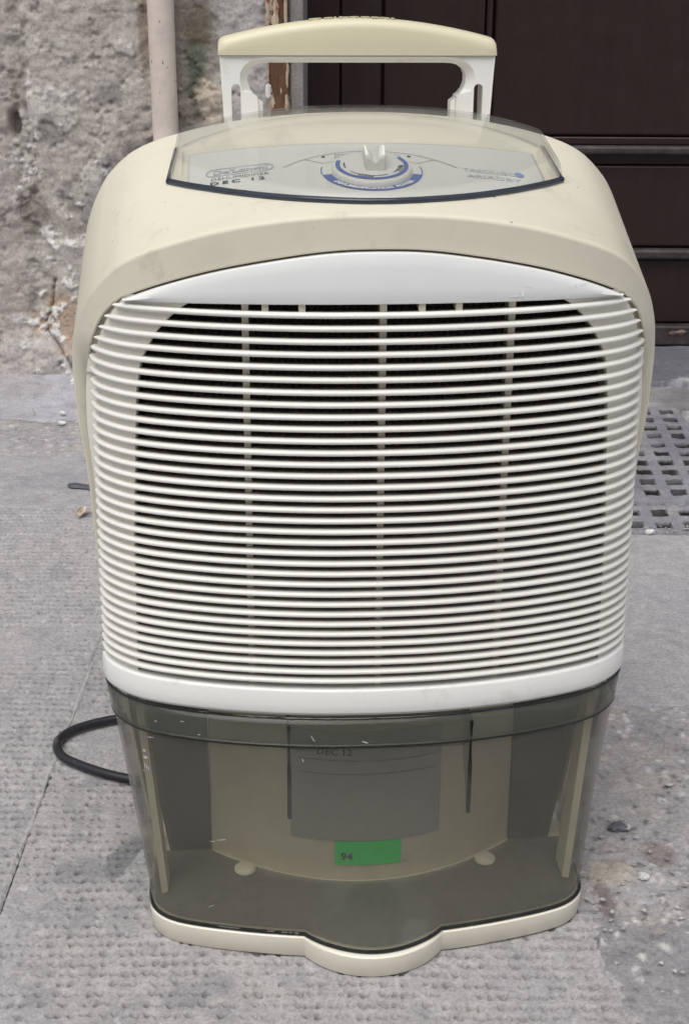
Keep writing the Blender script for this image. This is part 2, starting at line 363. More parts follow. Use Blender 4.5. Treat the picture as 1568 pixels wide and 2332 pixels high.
def slab(name, x0, x1, y0, y1, res, kind, seed, z=0.0, parent=ground, wob=0.002, joint=0.0022, skirt=0.012):
    nx = max(2, int((x1 - x0) / res) + 1); ny = max(2, int((y1 - y0) / res) + 1)
    xs = np.linspace(x0, x1, nx); ys = np.linspace(y0, y1, ny); X, Y = np.meshgrid(xs, ys)
    h = 0.0016 * fbm(X, Y, 9, 3, seed) + 0.0005 * fbm(X, Y, 60, 4, seed + 31, 0.62)
    f1 = fbm(X, Y, 7, 5, seed + 50); f2 = fbm(X, Y, 28, 5, seed + 60, 0.62); f3 = fbm(X, Y, 130, 3, seed + 70)
    col = np.ones(X.shape + (3,)) * np.array((0.375, 0.368, 0.372))
    if kind == 'tooled':
        wear = sstep(-0.28, 0.1, fbm(X, Y, 6.5, 4, seed + 80) + 0.12)
        p = pits(X, Y, seed) * wear
        h = h - 0.0072 * p
        col = mixc(col, (0.41, 0.392, 0.375), sstep(-0.1, 0.6, f1) * 0.8)
        col = mixc(col, (0.27, 0.275, 0.285), sstep(0.12, 0.5, f2) * 0.55)
        col = mixc(col, (0.52, 0.515, 0.51), sstep(0.22, 0.55, f3) * 0.4)
    elif kind == 'smooth':
        col = mixc(col, (0.30, 0.30, 0.335), sstep(-0.1, 0.5, f1) * 0.7)
        col = mixc(col, (0.25, 0.24, 0.25), sstep(0.15, 0.55, f2) * 0.5)
        col = mixc(col, (0.50, 0.495, 0.51), sstep(0.3, 0.6, f3) * 0.4)
        p = pits(X, Y, seed, 0.012, 0.009) * sstep(0.05, 0.4, fbm(X, Y, 8, 2, seed + 81))
        h = h - 0.0012 * p
    elif kind == 'fillet':
        h = h + 0.016 * sstep(1.30, 1.46, Y)
        col = mixc(col, (0.43, 0.43, 0.465), sstep(-0.3, 0.5, f1))
        col = mixc(col, (0.29, 0.285, 0.32), sstep(0.1, 0.5, f2) * 0.6)
    elif kind == 'rough':
        d1, idv = worley(X + 0.004 * f2, Y + 0.004 * f3, 120, seed); d2, id2 = worley(X, Y, 55, seed + 3)
        h = h + 0.0045 * fbm(X, Y, 22, 5, seed + 90, 0.65) + 0.002 * np.clip(0.55 - d1, 0, 1) * (idv > 0.35) + 0.0030 * np.clip(0.5 - d2, 0, 1) * (id2 > 0.62)
        col = mixc(col, (0.245, 0.24, 0.25), sstep(-0.25, 0.45, f1) * 0.85)
        col = mixc(col, (0.42, 0.385, 0.35), sstep(0.05, 0.5, f2) * 0.55)
        col = mixc(col, (0.55, 0.545, 0.53), (idv > 0.84) * np.clip(0.55 - d1, 0, 1) * 2.2)
        col = mixc(col, (0.14, 0.135, 0.145), (idv < 0.14) * np.clip(0.5 - d1, 0, 1) * 1.7)
    # own marks of this pavement: dark smears, pale mortar smear, brown patch
    def blob(cx, cy, rx, ry, a=0.0, ns=0.5):
        c, s = math.cos(a), math.sin(a); u = ((X - cx) * c + (Y - cy) * s) / rx; v = (-(X - cx) * s + (Y - cy) * c) / ry
        return sstep(1.0, 0.45, np.sqrt(u * u + v * v) + ns * f2)
    if seed == 11:
        k = blob(-0.168, 0.108, 0.012, 0.04, -0.25, 0.7); col = mixc(col, (0.20, 0.205, 0.215), k * 0.9); h = h * (1 - 0.5 * k) - 0.0008 * k
        col = mixc(col, (0.23, 0.235, 0.245), blob(-0.205, 0.085, 0.028, 0.03, 0.3, 0.9) * 0.7)
        col = mixc(col, (0.27, 0.27, 0.28), blob(-0.10, -0.05, 0.03, 0.02, 0.3, 0.9) * 0.6)
        col = mixc(col, (0.25, 0.25, 0.27), blob(-0.21, 0.40, 0.05, 0.04, 0.3, 0.9) * 0.5)
    if seed == 41:
        k = blob(0.205, 0.085, 0.028, 0.022, 0.4, 0.6); col = mixc(col, (0.46, 0.41, 0.35), k * 0.85); h = h + 0.003 * k
        col = mixc(col, (0.17, 0.13, 0.12), blob(0.196, 0.052, 0.012, 0.03, 0.3, 0.9) * 0.7)
        col = mixc(col, (0.11, 0.11, 0.14), blob(0.219, 0.149, 0.012, 0.009, 0, 0.5) * 0.8)
        col = mixc(col, (0.22, 0.17, 0.15), blob(0.245, 0.115, 0.014, 0.02, 0.5, 0.9) * 0.6)
    if seed in (61,):
        k = blob(-0.36, 0.97, 0.12, 0.05, 0, 0.8); col = mixc(col, (0.28, 0.28, 0.30), k * 0.5)
    edge = np.minimum(np.minimum(X - x0, x1 - X), np.minimum(Y - y0, y1 - Y))
    h = h - joint * np.exp(-(edge + 0.0012 * (1 + f2)) / (0.0022 + wob * np.clip(f2 + 0.3, 0, 1)))
    h = np.where(edge < res * 0.5, h - skirt, h)
    V = np.stack([X, Y, h + z], -1).reshape(-1, 3)
    i = np.arange(ny * nx).reshape(ny, nx); Q = np.stack([i[:-1, :-1], i[:-1, 1:], i[1:, 1:], i[1:, :-1]], -1).reshape(-1, 4)
    return fast_mesh(name, V, Q, 'paving', parent, col.reshape(-1, 3) * np.array((1.0, 0.985, 0.985)))
slab('paving_slab', -0.250, 0.1922, -0.16, 0.8668, 0.00112, 'tooled', 11, joint=0.0008, skirt=0.001)
slab('paving_slab', -0.62, -0.2502, -0.16, 0.8668, 0.0015, 'tooled', 21, joint=0.0008, skirt=0.001)
slab('paving_slab', -1.4, 0.1922, -0.60, -0.1605, 0.008, 'tooled', 23)
slab('paving_slab', -1.4, -0.6205, -0.16, 0.8668, 0.008, 'tooled', 22)
slab('paving_slab', -0.66, 0.338, 0.868, 1.070, 0.0024, 'smooth', 61)
slab('paving_slab', -1.4, -0.662, 0.868, 1.070, 0.008, 'smooth', 62)
slab('rough_mortar_strip', -1.4, -0.12, 1.073, 1.238, 0.0030, 'rough', 71)
slab('rough_mortar_strip', -0.118, 0.338, 1.073, 1.238, 0.005, 'rough', 72)
slab('concrete_fillet', -1.4, -0.06, 1.240, 1.475, 0.004, 'fillet', 81)
slab('rough_concrete_patch', 0.1790, 0.60, -0.40, 0.3600, 0.0017, 'rough', 41, joint=0.007, skirt=0.004, wob=0.006)
slab('rough_concrete_patch', 0.602, 1.5, -0.40, 0.354, 0.008, 'rough', 42)
slab('paving_slab', 0.1926, 0.70, 0.3552, 0.7878, 0.0022, 'smooth', 51, joint=0.0012, skirt=0.003)
slab('paving_slab', 0.702, 1.5, 0.357, 0.787, 0.008, 'smooth', 52)

# ------------------------------------------------------------------ stone drain cover with slots
def drain(name, x0, x1, y0, y1, cols, rows, ox, oy, seed, label):
    """slab with real rectangular slots, laid slightly askew like the street"""
    res = 0.0020; a = -0.064
    nx = int((x1 - x0) / res) + 1; ny = int((y1 - y0) / res) + 1
    X, Y = np.meshgrid(np.linspace(x0, x1, nx), np.linspace(y0, y1, ny))
    f2 = fbm(X, Y, 30, 5, seed, 0.65); f1 = fbm(X, Y, 8, 4, seed + 4)
    h = 0.0022 * f2 + 0.0012 * fbm(X, Y, 110, 3, seed + 9)
    sh = (Y - oy) * a     # columns drift sideways with depth
    u = (X + sh - ox) / 0.0355; v = (Y - oy) / 0.0402
    cu = np.round(u); cv = np.round(v)
    dx = np.abs(u - cu) * 0.0355; dy = np.abs(v - cv) * 0.0402
    jw = 0.0080 + 0.0012 * (_hash(cu, cv, seed) - 0.5); jh = 0.0088 + 0.002 * (_hash(cu, cv, seed + 1) - 0.5)
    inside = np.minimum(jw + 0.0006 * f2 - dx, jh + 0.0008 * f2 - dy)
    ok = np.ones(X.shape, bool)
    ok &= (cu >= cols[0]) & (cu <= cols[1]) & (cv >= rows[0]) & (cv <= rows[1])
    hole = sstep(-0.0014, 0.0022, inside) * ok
    h = h - 0.036 * hole + hole * 0.004 * f2
    col = np.ones(X.shape + (3,)) * np.array((0.235, 0.232, 0.25))
    col = mixc(col, (0.34, 0.335, 0.35), sstep(0.0, 0.5, f2) * 0.7); col = mixc(col, (0.16, 0.155, 0.175), sstep(0.0, 0.5, f1) * 0.6)
    col = mixc(col, (0.016, 0.014, 0.014), sstep(-0.0030, -0.0008, inside) * ok * 0.96)      # shade of the deep slots, painted near black on their walls
    edge = np.minimum(np.minimum(X - x0, x1 - X), np.minimum(Y - y0, y1 - Y))
    h = h - 0.004 * np.exp(-(edge + 0.001 * (1 + f2)) / 0.003); h = np.where(edge < res * 0.5, -0.03, h)
    V = np.stack([X, Y, h + 0.001], -1).reshape(-1, 3)
    i = np.arange(ny * nx).reshape(ny, nx); Q = np.stack([i[:-1, :-1], i[:-1, 1:], i[1:, 1:], i[1:, :-1]], -1).reshape(-1, 4)
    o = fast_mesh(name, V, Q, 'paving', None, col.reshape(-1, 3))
    return tag(o, label, 'drain cover')
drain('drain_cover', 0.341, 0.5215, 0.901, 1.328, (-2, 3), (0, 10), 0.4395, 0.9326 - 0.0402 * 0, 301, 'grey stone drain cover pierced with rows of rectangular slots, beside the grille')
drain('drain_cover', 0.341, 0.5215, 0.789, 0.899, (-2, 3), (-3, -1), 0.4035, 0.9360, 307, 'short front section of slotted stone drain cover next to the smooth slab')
slab('paving_slab', 0.5245, 1.5, 0.789, 1.328, 0.006, 'smooth', 53, z=-0.004)
# door threshold: two steps of stone
def sill_block(name, x0, x1, y0, y1, z1, seed, dark):
    res = 0.005; nx = int((x1 - x0) / res) + 1; ny = int((y1 - y0) / res) + 1
    X, Y = np.meshgrid(np.linspace(x0, x1, nx), np.linspace(y0, y1, ny)); f2 = fbm(X, Y, 30, 5, seed, 0.65); f1 = fbm(X, Y, 9, 4, seed + 2)
    edge = np.minimum(Y - y0, 1.0); h = z1 + 0.0025 * f2 - 0.009 * np.exp(-(edge + 0.002 * f2) / 0.006)
    h = np.where(edge < res * 0.5, -0.028, h)
    base = np.array((0.135, 0.132, 0.152) if dark else (0.24, 0.235, 0.235)); col = np.ones(X.shape + (3,)) * base
    col = mixc(col, base * 1.9, sstep(0.1, 0.55, f2) * 0.6); col = mixc(col, base * 0.6, sstep(0.0, 0.5, f1) * 0.6)
    lip = np.exp(-((Y - y0 - 0.012) / 0.012) ** 2) * sstep(-0.1, 0.35, f2); col = mixc(col, (0.5, 0.5, 0.5), lip * 0.6)
    V = np.stack([X, Y, h], -1).reshape(-1, 3); i = np.arange(ny * nx).reshape(ny, nx)
    Q = np.stack([i[:-1, :-1], i[:-1, 1:], i[1:, 1:], i[1:, :-1]], -1).reshape(-1, 4)
    return fast_mesh(name, V, Q, 'paving', ground, col.reshape(-1, 3))
sill_block('door_sill', -0.06, 1.15, 1.43, 1.70, 0.012, 401, True)
sill_block('kerb_strip', 0.20, 1.15, 1.330, 1.428, 0.003, 402, False)

def seam(x0, y0, x1, y1, wd, seed, col):
    n = 260; V, Q, cs = [], [], []
    for i in range(n):
        t = i / (n - 1); x = x0 + (x1 - x0) * t; y = y0 + (y1 - y0) * t; j = float(fbm(np.array(y * 1.0), np.array(seed * 1.0), 30, 3, seed)); k = wd * (0.75 + 0.9 * float(fbm(np.array(y), np.array(2.0), 60, 3, seed + 1)))
        x += 0.002 * j; k = max(0.0005, k)
        for q, zz in ((-1, -0.002), (-0.45, 0.0001), (0.1, 0.0007), (0.55, 0.0001), (1, -0.002)): V.append((x + q * k, y, zz + 0.0006 * float(fbm(np.array(y), np.array(q), 140, 2, seed + 2))))
    for i in range(n - 1):
        for q in range(4): Q.append((i * 5 + q, i * 5 + q + 1, i * 5 + q + 6, i * 5 + q + 5))
    return fast_mesh('mortar_seam', V, Q, 'paving', ground, np.tile(np.array(col), (len(V), 1)))
seam(-0.2565, -0.16, -0.2485, 0.44, 0.0034, 5, (0.42, 0.41, 0.40))
# ------------------------------------------------------------------ grit lying on the pavement
def grit():
    V, F = [], []
    for k in range(620):
        if k % 2 and k < 470: continue
        if k < 330: x, y = rng.normal(0.215, 0.035), rng.normal(0.07, 0.07)
        elif k < 470: x, y = rng.uniform(0.19, 0.5), rng.uniform(-0.15, 0.35)
        elif k < 560: x, y = rng.uniform(-0.55, -0.2), rng.uniform(1.1, 1.43)
        else: x, y = rng.uniform(0.33, 0.53), rng.normal(0.79, 0.01)
        if x < 0.17 and y < 0.4: continue
        s = rng.uniform(0.0007, 0.0024) * (1.4 if rng.random() < 0.08 else 1); b = len(V)
        for d in ((1, 0, 0), (-1, 0, 0), (0, 1, 0), (0, -1, 0), (0, 0, 1), (0, 0, -1)):
            q = np.array(d) * s * rng.uniform(0.6, 1.3, 3); V.append((x + q[0] + rng.normal(0, s * .2), y + q[1] + rng.normal(0, s * .2), 0.0035 + q[2] * 0.6))
        F += [(b, b + 2, b + 4), (b + 2, b + 1, b + 4), (b + 1, b + 3, b + 4), (b + 3, b, b + 4), (b + 2, b, b + 5), (b + 1, b + 2, b + 5), (b + 3, b + 1, b + 5), (b, b + 3, b + 5)]
    o = obj('grit', V, F, 'gravel', None, 0)
    tag(o, 'fine grey grit and crumbs scattered over the paving', 'grit', kind='stuff')
grit()

# ================================================================== WALL
def build_wall():
    root = empty('stone_wall', (-0.35, 1.45, 0))
    tag(root, 'rough grey stone wall patched with old plaster, left of the brown door', 'wall')
    x0, x1, z0, z1, res = -0.80, -0.086, -0.02, 0.86, 0.0027
    nx = int((x1 - x0) / res) + 1; nz = int((z1 - z0) / res) + 1
    X, Z = np.meshgrid(np.linspace(x0, x1, nx), np.linspace(z0, z1, nz))
    wx = X + 0.010 * fbm(X, Z, 14, 4, 3); wz = Z + 0.012 * fbm(X, Z, 14, 4, 5)
    f1 = fbm(X, Z, 5, 5, 11); f2 = fbm(X, Z, 22, 5, 12, 0.62); f3 = fbm(X, Z, 90, 4, 13, 0.62); f4 = fbm(X, Z * 2.2, 40, 4, 15, 0.6)
    fp = fbm(X, Z, 7.5, 5, 211, 0.6); patch = sstep(0.02, 0.06, fp)
    h = 0.008 * f1 + (0.0042 - 0.0026 * patch) * f2 + (0.0016 - 0.0007 * patch) * f3 + 0.0020 * f4 + 0.0035 * patch     # toward the street
    # regions: 0 big upper block, 1 left smooth block, 2 mortar joint, 3 lower block, 4 block right of pipe, 5 dark lower-right, 6 bottom course
    jx = -0.505 - 0.012 * (Z - 0.4) - 0.03 * np.clip(0.25 - Z, 0, 1)
    reg = np.zeros(X.shape, int)
    reg[wx < jx - 0.012] = 1
    reg[(wx >= jx - 0.012) & (wx < jx + 0.016 + 0.03 * sstep(0.42, 0.2, Z) * 0.8)] = 2
    low = (wx >= jx + 0.016 + 0.03 * sstep(0.42, 0.2, Z) * 0.8)
    reg[low & (wz < 0.205)] = 3
    reg[(wx > -0.262)] = 4
    reg[(wx > -0.30) & (wz < 0.395 - 0.5 * np.abs(wx + 0.24))] = 5
    reg[(wz < 0.068 + 0.03 * (wx + 0.5))] = 6
    off = np.array([0.004, -0.004, -0.012, 0.001, 0.0, -0.022, 0.006])[reg]
    k = 5
    for _ in range(2):      # soften the steps between pieces
        pad = np.pad(off, k, mode='edge'); cs = np.cumsum(np.pad(pad, ((1, 0), (0, 0))), 0); pad = (cs[2 * k + 1:] - cs[:-2 * k - 1]) / (2 * k + 1)
        cs = np.cumsum(np.pad(pad, ((0, 0), (1, 0))), 1); off = (cs[:, 2 * k + 1:] - cs[:, :-2 * k - 1]) / (2 * k + 1)
        k = 1
    h = h + off
    # ragged mortar in the joint
    mk = sstep(0.03, 0.0, np.abs(wx - jx - 0.004)); h = h + mk * 0.010 * fbm(X, Z, 45, 4, 31, 0.65)
    hole = sstep(1, 0.3, np.hypot((X + 0.516) / 0.011, (Z - 0.415) / 0.028) + 0.4 * f2); h = h - 0.03 * hole
    # a lump of plaster clinging right of the pipe, and cracks with their own course
    lump = sstep(0.75, 0.35, np.hypot((X + 0.205 + 0.10 * (Z - 0.45)) / 0.036, (Z - 0.445) / 0.085) + 0.45 * f2); h = h + lump * (0.008 + 0.007 * fbm(X, Z, 70, 3, 41))
    def crack(pts, wd=0.0022, dp=0.010):
        d = np.full(X.shape, 9.0)
        for (ax, az), (bx, bz) in zip(pts[:-1], pts[1:]):
            vx, vz = bx - ax, bz - az; t = np.clip(((wx - ax) * vx + (wz - az) * vz) / (vx * vx + vz * vz), 0, 1)
            d = np.minimum(d, np.hypot(wx - ax - t * vx, wz - az - t * vz))
        return np.exp(-(d / wd) ** 2) * dp
    h = h - crack([(-0.47, 0.17), (-0.475, 0.13), (-0.49, 0.10)]) - crack([(-0.49, 0.085), (-0.462, 0.055), (-0.448, 0.02)], 0.003, 0.012)
    h = h  - crack([(-0.30, 0.385), (-0.27, 0.40), (-0.235, 0.37), (-0.20, 0.35)], 0.004, 0.02)
    h = h - 0.004 * sstep(0.25, 0.6, fbm(X, Z, 55, 4, 77, 0.65))
    # colours of the materials
    col = np.ones(X.shape + (3,)) * np.array((0.40, 0.37, 0.34))
    col = mixc(col, (0.47, 0.44, 0.405), sstep(-0.15, 0.4, f1)); col = mixc(col, (0.32, 0.275, 0.25), sstep(0.05, 0.45, f2) * 0.5)
    col = mixc(col, (0.46, 0.44, 0.41), sstep(0.15, 0.5, f3) * 0.5)
    col = np.where((reg == 1)[..., None], mixc(np.ones(X.shape + (3,)) * np.array((0.42, 0.375, 0.35)), (0.33, 0.30, 0.28), sstep(-0.1, 0.4, f2) * 0.6), col)
    col = np.where((reg == 2)[..., None], mixc(np.ones(X.shape + (3,)) * np.array((0.40, 0.375, 0.345)), (0.22, 0.19, 0.17), sstep(0.0, 0.4, f2) * 0.7), col)
    col = np.where((reg == 3)[..., None], mixc(np.ones(X.shape + (3,)) * np.array((0.285, 0.25, 0.235)), (0.36, 0.30, 0.26), sstep(-0.1, 0.4, f2) * 0.7), col)
    col = np.where((reg == 4)[..., None], mixc(np.ones(X.shape + (3,)) * np.array((0.25, 0.225, 0.20)), (0.40, 0.38, 0.365), sstep(-0.15, 0.2, 0.6 * f2 + (X + 0.185) / 0.07)), col)
    col = np.where((reg == 5)[..., None], np.array((0.115, 0.098, 0.09)) * (1 + 0.35 * f2[..., None]), col)
    col = np.where((reg == 6)[..., None], mixc(np.ones(X.shape + (3,)) * np.array((0.32, 0.285, 0.275)), (0.21, 0.18, 0.17), sstep(-0.05, 0.4, f2) * 0.7), col)
    col = np.where(((reg == 0) | (reg == 3) | (reg == 6))[..., None], mixc(col, (0.475, 0.455, 0.425), patch * (0.65 + 0.3 * f2)), col)
    def blob(cx, cz, rx, rz, ns=0.6): return sstep(1.0, 0.3, np.hypot((X - cx) / rx, (Z - cz) / rz) + ns * f2)
    col = mixc(col, (0.115, 0.108, 0.105), blob(-0.345, 0.345, 0.075, 0.05, 0.9) * 0.75)      # soot-dark smear
    col = mixc(col, (0.15, 0.14, 0.135), blob(-0.40, 0.29, 0.06, 0.05, 0.9) * 0.55)
    col = mixc(col, (0.17, 0.165, 0.16), blob(-0.455, 0.40, 0.035, 0.05, 1.0) * 0.5)
    col = mixc(col, (0.19, 0.19, 0.185), blob(-0.365, 0.46, 0.028, 0.02, 0.7) * 0.6)
    col = mixc(col, (0.205, 0.145, 0.10), blob(-0.306, 0.56, 0.014, 0.10, 0.6) * 0.7)        # brown shadow streak painted beside the pipe
    col = mixc(col, (0.42, 0.30, 0.21), blob(-0.455, 0.105, 0.05, 0.055, 0.9) * 0.75)        # ochre patch
    col = mixc(col, (0.10, 0.125, 0.09), blob(-0.228, 0.50, 0.022, 0.055, 0.7) * 0.85)       # green paint trace
    col = mixc(col, (0.14, 0.115, 0.075), blob(-0.222, 0.575, 0.03, 0.05, 0.9) * 0.7)
    col = mixc(col, (0.44, 0.38, 0.31), lump * 0.9)
    fl = sstep(0.36, 0.46, fbm(X, Z, 48, 4, 91, 0.6)) * sstep(0.12, 0.02, np.abs(X - jx - 0.05)) * sstep(0.5, 0.42, Z)
    col = mixc(col, (0.66, 0.65, 0.63), fl * 0.9); h = h + fl * 0.0025                          # flakes of limewash
    col = mixc(col, (0.62, 0.60, 0.58), blob(-0.488, 0.475, 0.010, 0.03, 0.5) * 0.85)
    col = mixc(col, (0.30, 0.19, 0.155), blob(-0.19, 0.10, 0.06, 0.06) * 0.4)
    V = np.stack([X, 1.45 - h, Z], -1).reshape(-1, 3); cf = np.clip(col * 1.2, 0, 0.8).reshape(-1, 3)
    i = np.arange(nz * nx).reshape(nz, nx); Q = np.stack([i[:-1, :-1], i[:-1, 1:], i[1:, 1:], i[1:, :-1]], -1).reshape(-1, 4)
    rq = reg[:-1, :-1].ravel(); names = {0: 'stone_block', 1: 'stone_block', 2: 'mortar_joint', 3: 'stone_block', 4: 'stone_block', 5: 'stone_block', 6: 'stone_block'}
    V = V - np.array((-0.35, 1.45, 0))
    for r in range(7):
        q = Q[rq == r]
        if not len(q): continue
        used, inv = np.unique(q, return_inverse=True)
        fast_mesh(names[r], V[used], inv.reshape(-1, 4), 'wall', root, cf[used])
    # the rest of the facade, beyond the picture
    box('wall_body', -4.65, 0.264, 0.03, 0.5, -0.03, 0.84, 'facade', root)
    box('upper_wall', -4.65, 0.27, 0.0, 0.5, 0.86, 4.5, 'facade', root)
    box('wall_body', -4.65, -0.453, -0.005, 0.03, -0.03, 0.86, 'facade', root)
    return root
build_wall()
wr = box('house_wall', 1.20, 5.0, 1.44, 1.95, -0.03, 4.5, 'facade')
tag(wr, 'rough plaster house wall on the far side of the door', 'wall')

oh = empty('added_opposite_house', (0, -8.0, 0))  # out of view, added to cut the light on front faces
tag(oh, 'unseen plastered house added behind the viewer to hold back light', 'house')
box('wall', -9, 9, -0.6, 0.0, -0.06, 6.4, 'facade', oh)
for wx_ in (-5.2, -2.6, 0.2, 2.9, 5.6):
    for wz_ in (1.0, 4.3):
        wn = box('window', wx_ - 0.5, wx_ + 0.5, -0.05, 0.03, wz_, wz_ + 1.6, 'reveal', oh); box('pane', wx_ - 0.42, wx_ + 0.42, 0.03, 0.04, wz_ + 0.08, wz_ + 1.52, 'dark', wn)

# ------------------------------------------------------------------ drain pipe on the wall
pr = empty('drain_pipe', (-0.276, 1.418, 0))
tag(pr, 'slim pink-cream painted pipe running up the stone wall', 'pipe')
PR = []
for z, r in ((0.0, .0215), (0.36, .0215), (0.385, .0215), (0.39, .0212), (0.396, .0198), (0.42, .0197), (0.6, .0199), (0.9, .0197), (1.5, .0198), (4.2, .0198)):
    PR.append([(0.0015 * math.sin(z * 9) - 0.003 * (z - 0.5) + r * math.cos(2 * math.pi * k / 28), r * math.sin(2 * math.pi * k / 28), z) for k in range(28)])
rings('tube', PR, 'pipe', pr, True, True, True, 50)

# ------------------------------------------------------------------ door with its frame
jr = empty('door_jamb', (-0.10, 1.44, 0))
tag(jr, 'rusty iron door jamb with peeling cream paint at the wall edge', 'door jamb')
def jag(name, x0, x1, y0, y1, z0, z1, amp, mat, seed, nz=150):
    R = []
    for z in np.linspace(z0, z1, nz):
        a = float(fbm(np.array(z), np.array(0.3), 40, 4, seed)) * amp; b = float(fbm(np.array(z), np.array(7.3), 40, 4, seed)) * amp
        c = float(fbm(np.array(z), np.array(3.3), 60, 3, seed)) * 0.0012
        R.append([(x0 + a, y0 + c, z), (x1 + b, y0 + c, z), (x1 + b, y1, z), (x0 + a, y1, z)])
    return rings(name, R, mat, jr, True, True, True, 0)
jag('iron_strip', -0.0185, 0.0115, -0.006, 0.03, 0.0, 2.2, 0.0008, 'rust', 5)
for i, (xa, xb, za, zb, mt) in enumerate([(-.0215, -.0165, .50, .62, 'flake'), (.006, .0105, .515, .64, 'flake'), (.0075, .0112, .47, .512, 'flake'), (.006, .0115, .437, .462, 'flake'), (-.0205, -.016, .427, .45, 'flake'), (-.0235, -.0165, .455, .478, 'whiteflake'), (-.012, -.003, .533, .60, 'flake'), (-.0205, -.0175, .478, .50, 'flake'), (.0015, .005, .60, .66, 'flake')]):
    R = []
    for z in np.linspace(za, zb, 26):
        t = (z - za) / (zb - za); k = min(1, 6 * t, 6 * (1 - t)) ** 0.6; mid = (xa + xb) / 2 + 0.0014 * float(fbm(np.array(z), np.array(i + .5), 60, 3, 9)); hw = (xb - xa) / 2 * k * (1 + 0.55 * float(fbm(np.array(z), np.array(i + 3.5), 90, 3, 19)))
        R.append([(mid - hw, -0.0085, z), (mid, -0.0105, z), (mid + hw, -0.0085, z), (mid, -0.0055, z)])
    rings('paint_flake', R, mt, jr, True, True, True, 0)
box('plaster_reveal', 0.0135, 0.034, 0.0, 0.30, 0.0, 2.2, 'reveal', jr, 0.002)

dr = empty('panelled_door', (0.5, 1.68, 0))
tag(dr, 'dark brown panelled wooden door behind the dehumidifier', 'door')
def dbox(n, x0, x1, y0, y1, z0, z1, mat='door', bev=0.002): return box(n, x0 - 0.5, x1 - 0.5, y0 - 1.68, y1 - 1.68, z0, z1, mat, dr, bev)
dbox('backing_board', -0.10, 1.20, 1.70, 1.74, 0.012, 2.3)
dbox('stile', -0.088, -0.013, 1.672, 1.70, 0.014, 2.3)
dbox('groove_strip', -0.010, 0.058, 1.681, 1.70, 0.374, 2.28)
dbox('stile', 0.062, 0.229, 1.676, 1.70, 0.014, 2.3)
dbox('moulding', 0.2305, 0.2415, 1.671, 1.70, 0.374, 2.26, bev=0.004)
dbox('panel', 0.244, 1.12, 1.685, 1.70, 0.374, 2.26, bev=0.006)
dbox('ledge_moulding', -0.010, 1.12, 1.664, 1.70, 0.345, 0.360, 'worn', 0.005)
dbox('rail', -0.010, 1.12, 1.679, 1.6995, 0.3605, 0.3735)
dbox('rail', -0.010, 1.12, 1.688, 1.6995, 0.3265, 0.3445)
dbox('panel', -0.010, 1.12, 1.682, 1.6995, 0.186, 0.326, bev=0.004)
dbox('ledge_moulding', -0.010, 1.12, 1.664, 1.70, 0.166, 0.1835, 'worn', 0.005)
dbox('panel', -0.010, 1.12, 1.680, 1.6995, 0.0505, 0.1655, bev=0.004)
dbox('kick_board', -0.086, 1.14, 1.660, 1.6995, 0.0135, 0.049, 'worn', 0.004)
# bare-wood scar on the kick board
R = []
for t in np.linspace(0, 1, 14):
    hw = 0.0048 * math.sin(math.pi * t) ** 0.7 * (1 + 0.3 * math.sin(11 * t)); x = 0.574 + 0.034 * t - 0.5; z = 0.036 + 0.003 * t
    R.append([(x, -0.0205, z - hw), (x, -0.0222, z), (x, -0.0205, z + hw), (x, -0.0195, z)])
M['scar'] = plastic('bare_wood', (0.21, 0.145, 0.12), 0.8, dirt=(0.09, 0.06, 0.055), dirt_scale=120, dirt_lo=0.45, dirt_hi=0.6)
rings('bare_patch', R, 'scar', dr, True, True, True, 0)

# ================================================================== DEHUMIDIFIER
U = empty('dehumidifier', (0.021, 0, 0), rad(4.17))
tag(U, 'aged cream portable dehumidifier with white slatted grille and smoked water tank', 'dehumidifier')
SH = 0.242         # the top rises towards the back
def smooth1(a, b, x): return float(sstep(a, b, np.array(x, float)))
YT = np.array([(0, .006), (.03, .0070), (.06, .0096), (.08, .0127), (.1, .0166), (.115, .0203), (.13, .0248), (.14, .0285), (.15, .0333), (.158, .0388), (.165, .0446), (.175, .055), (.183, .067), (.19, .079), (.196, .090)])
def yf0(x): return float(np.interp(abs(x), YT[:, 0], YT[:, 1]))
def yf(x, z):
    k = smooth1(0.43, 0.39, z); return yf0(x) * (1 - k) + 0.0875 * k + 0.04 * smooth1(0.21, 0.15, z)
OUT = [(0, .5123), (.02, .512), (.04, .5108), (.06, .5085), (.08, .5053), (.10, .5008), (.116, .4960), (.135, .4895), (.15, .4825), (.161, .4745), (.1745, .4593), (.184, .4435), (.190, .4280), (.1932, .412), (.1938, .395), (.192, .36), (.1885, .33), (.186, .28), (.182, .20), (.174, .11), (.163, .03)]
INN = [(0, .4921), (.02, .4916), (.04, .4897), (.07, .4848), (.1, .4782), (.127, .4700), (.145, .4630), (.1555, .4577), (.164, .4500), (.1705, .4410), (.1775, .4250), (.1815, .407), (.184, .387), (.1845, .36), (.182, .32), (.180, .27), (.178, .19), (.170, .11), (.159, .03)]
od = catmull(OUT, 500); idn = catmull(INN, 500)
_ko = int(np.argmax(od[:, 1] < 0.42)); _ki = int(np.argmax(idn[:, 1] < 0.43))
def zout(x): return float(np.interp(abs(x), od[:_ko, 0], od[:_ko, 1]))
def zinn(x): return float(np.interp(abs(x), idn[:_ki, 0], idn[:_ki, 1]))
def xinn(z): return float(np.interp(-z, -idn[:, 1], idn[:, 0]))
def zc(y): return 0.5123 + SH * (min(y, 0.180) - 0.006) - 0.15 * max(0.0, y - 0.180)
def barrel(x, y):
    u = min(1.0, max(0.0, (y - yf0(x)) / 0.16)); dc = 0.5123 - zout(x) + SH * (yf0(x) - 0.006)
    return zc(y) - (1 - 0.38 * u) * dc
def panel_z(x, y): return zc(y) - 0.6 * (0.5123 - zout(x)) - 0.0068

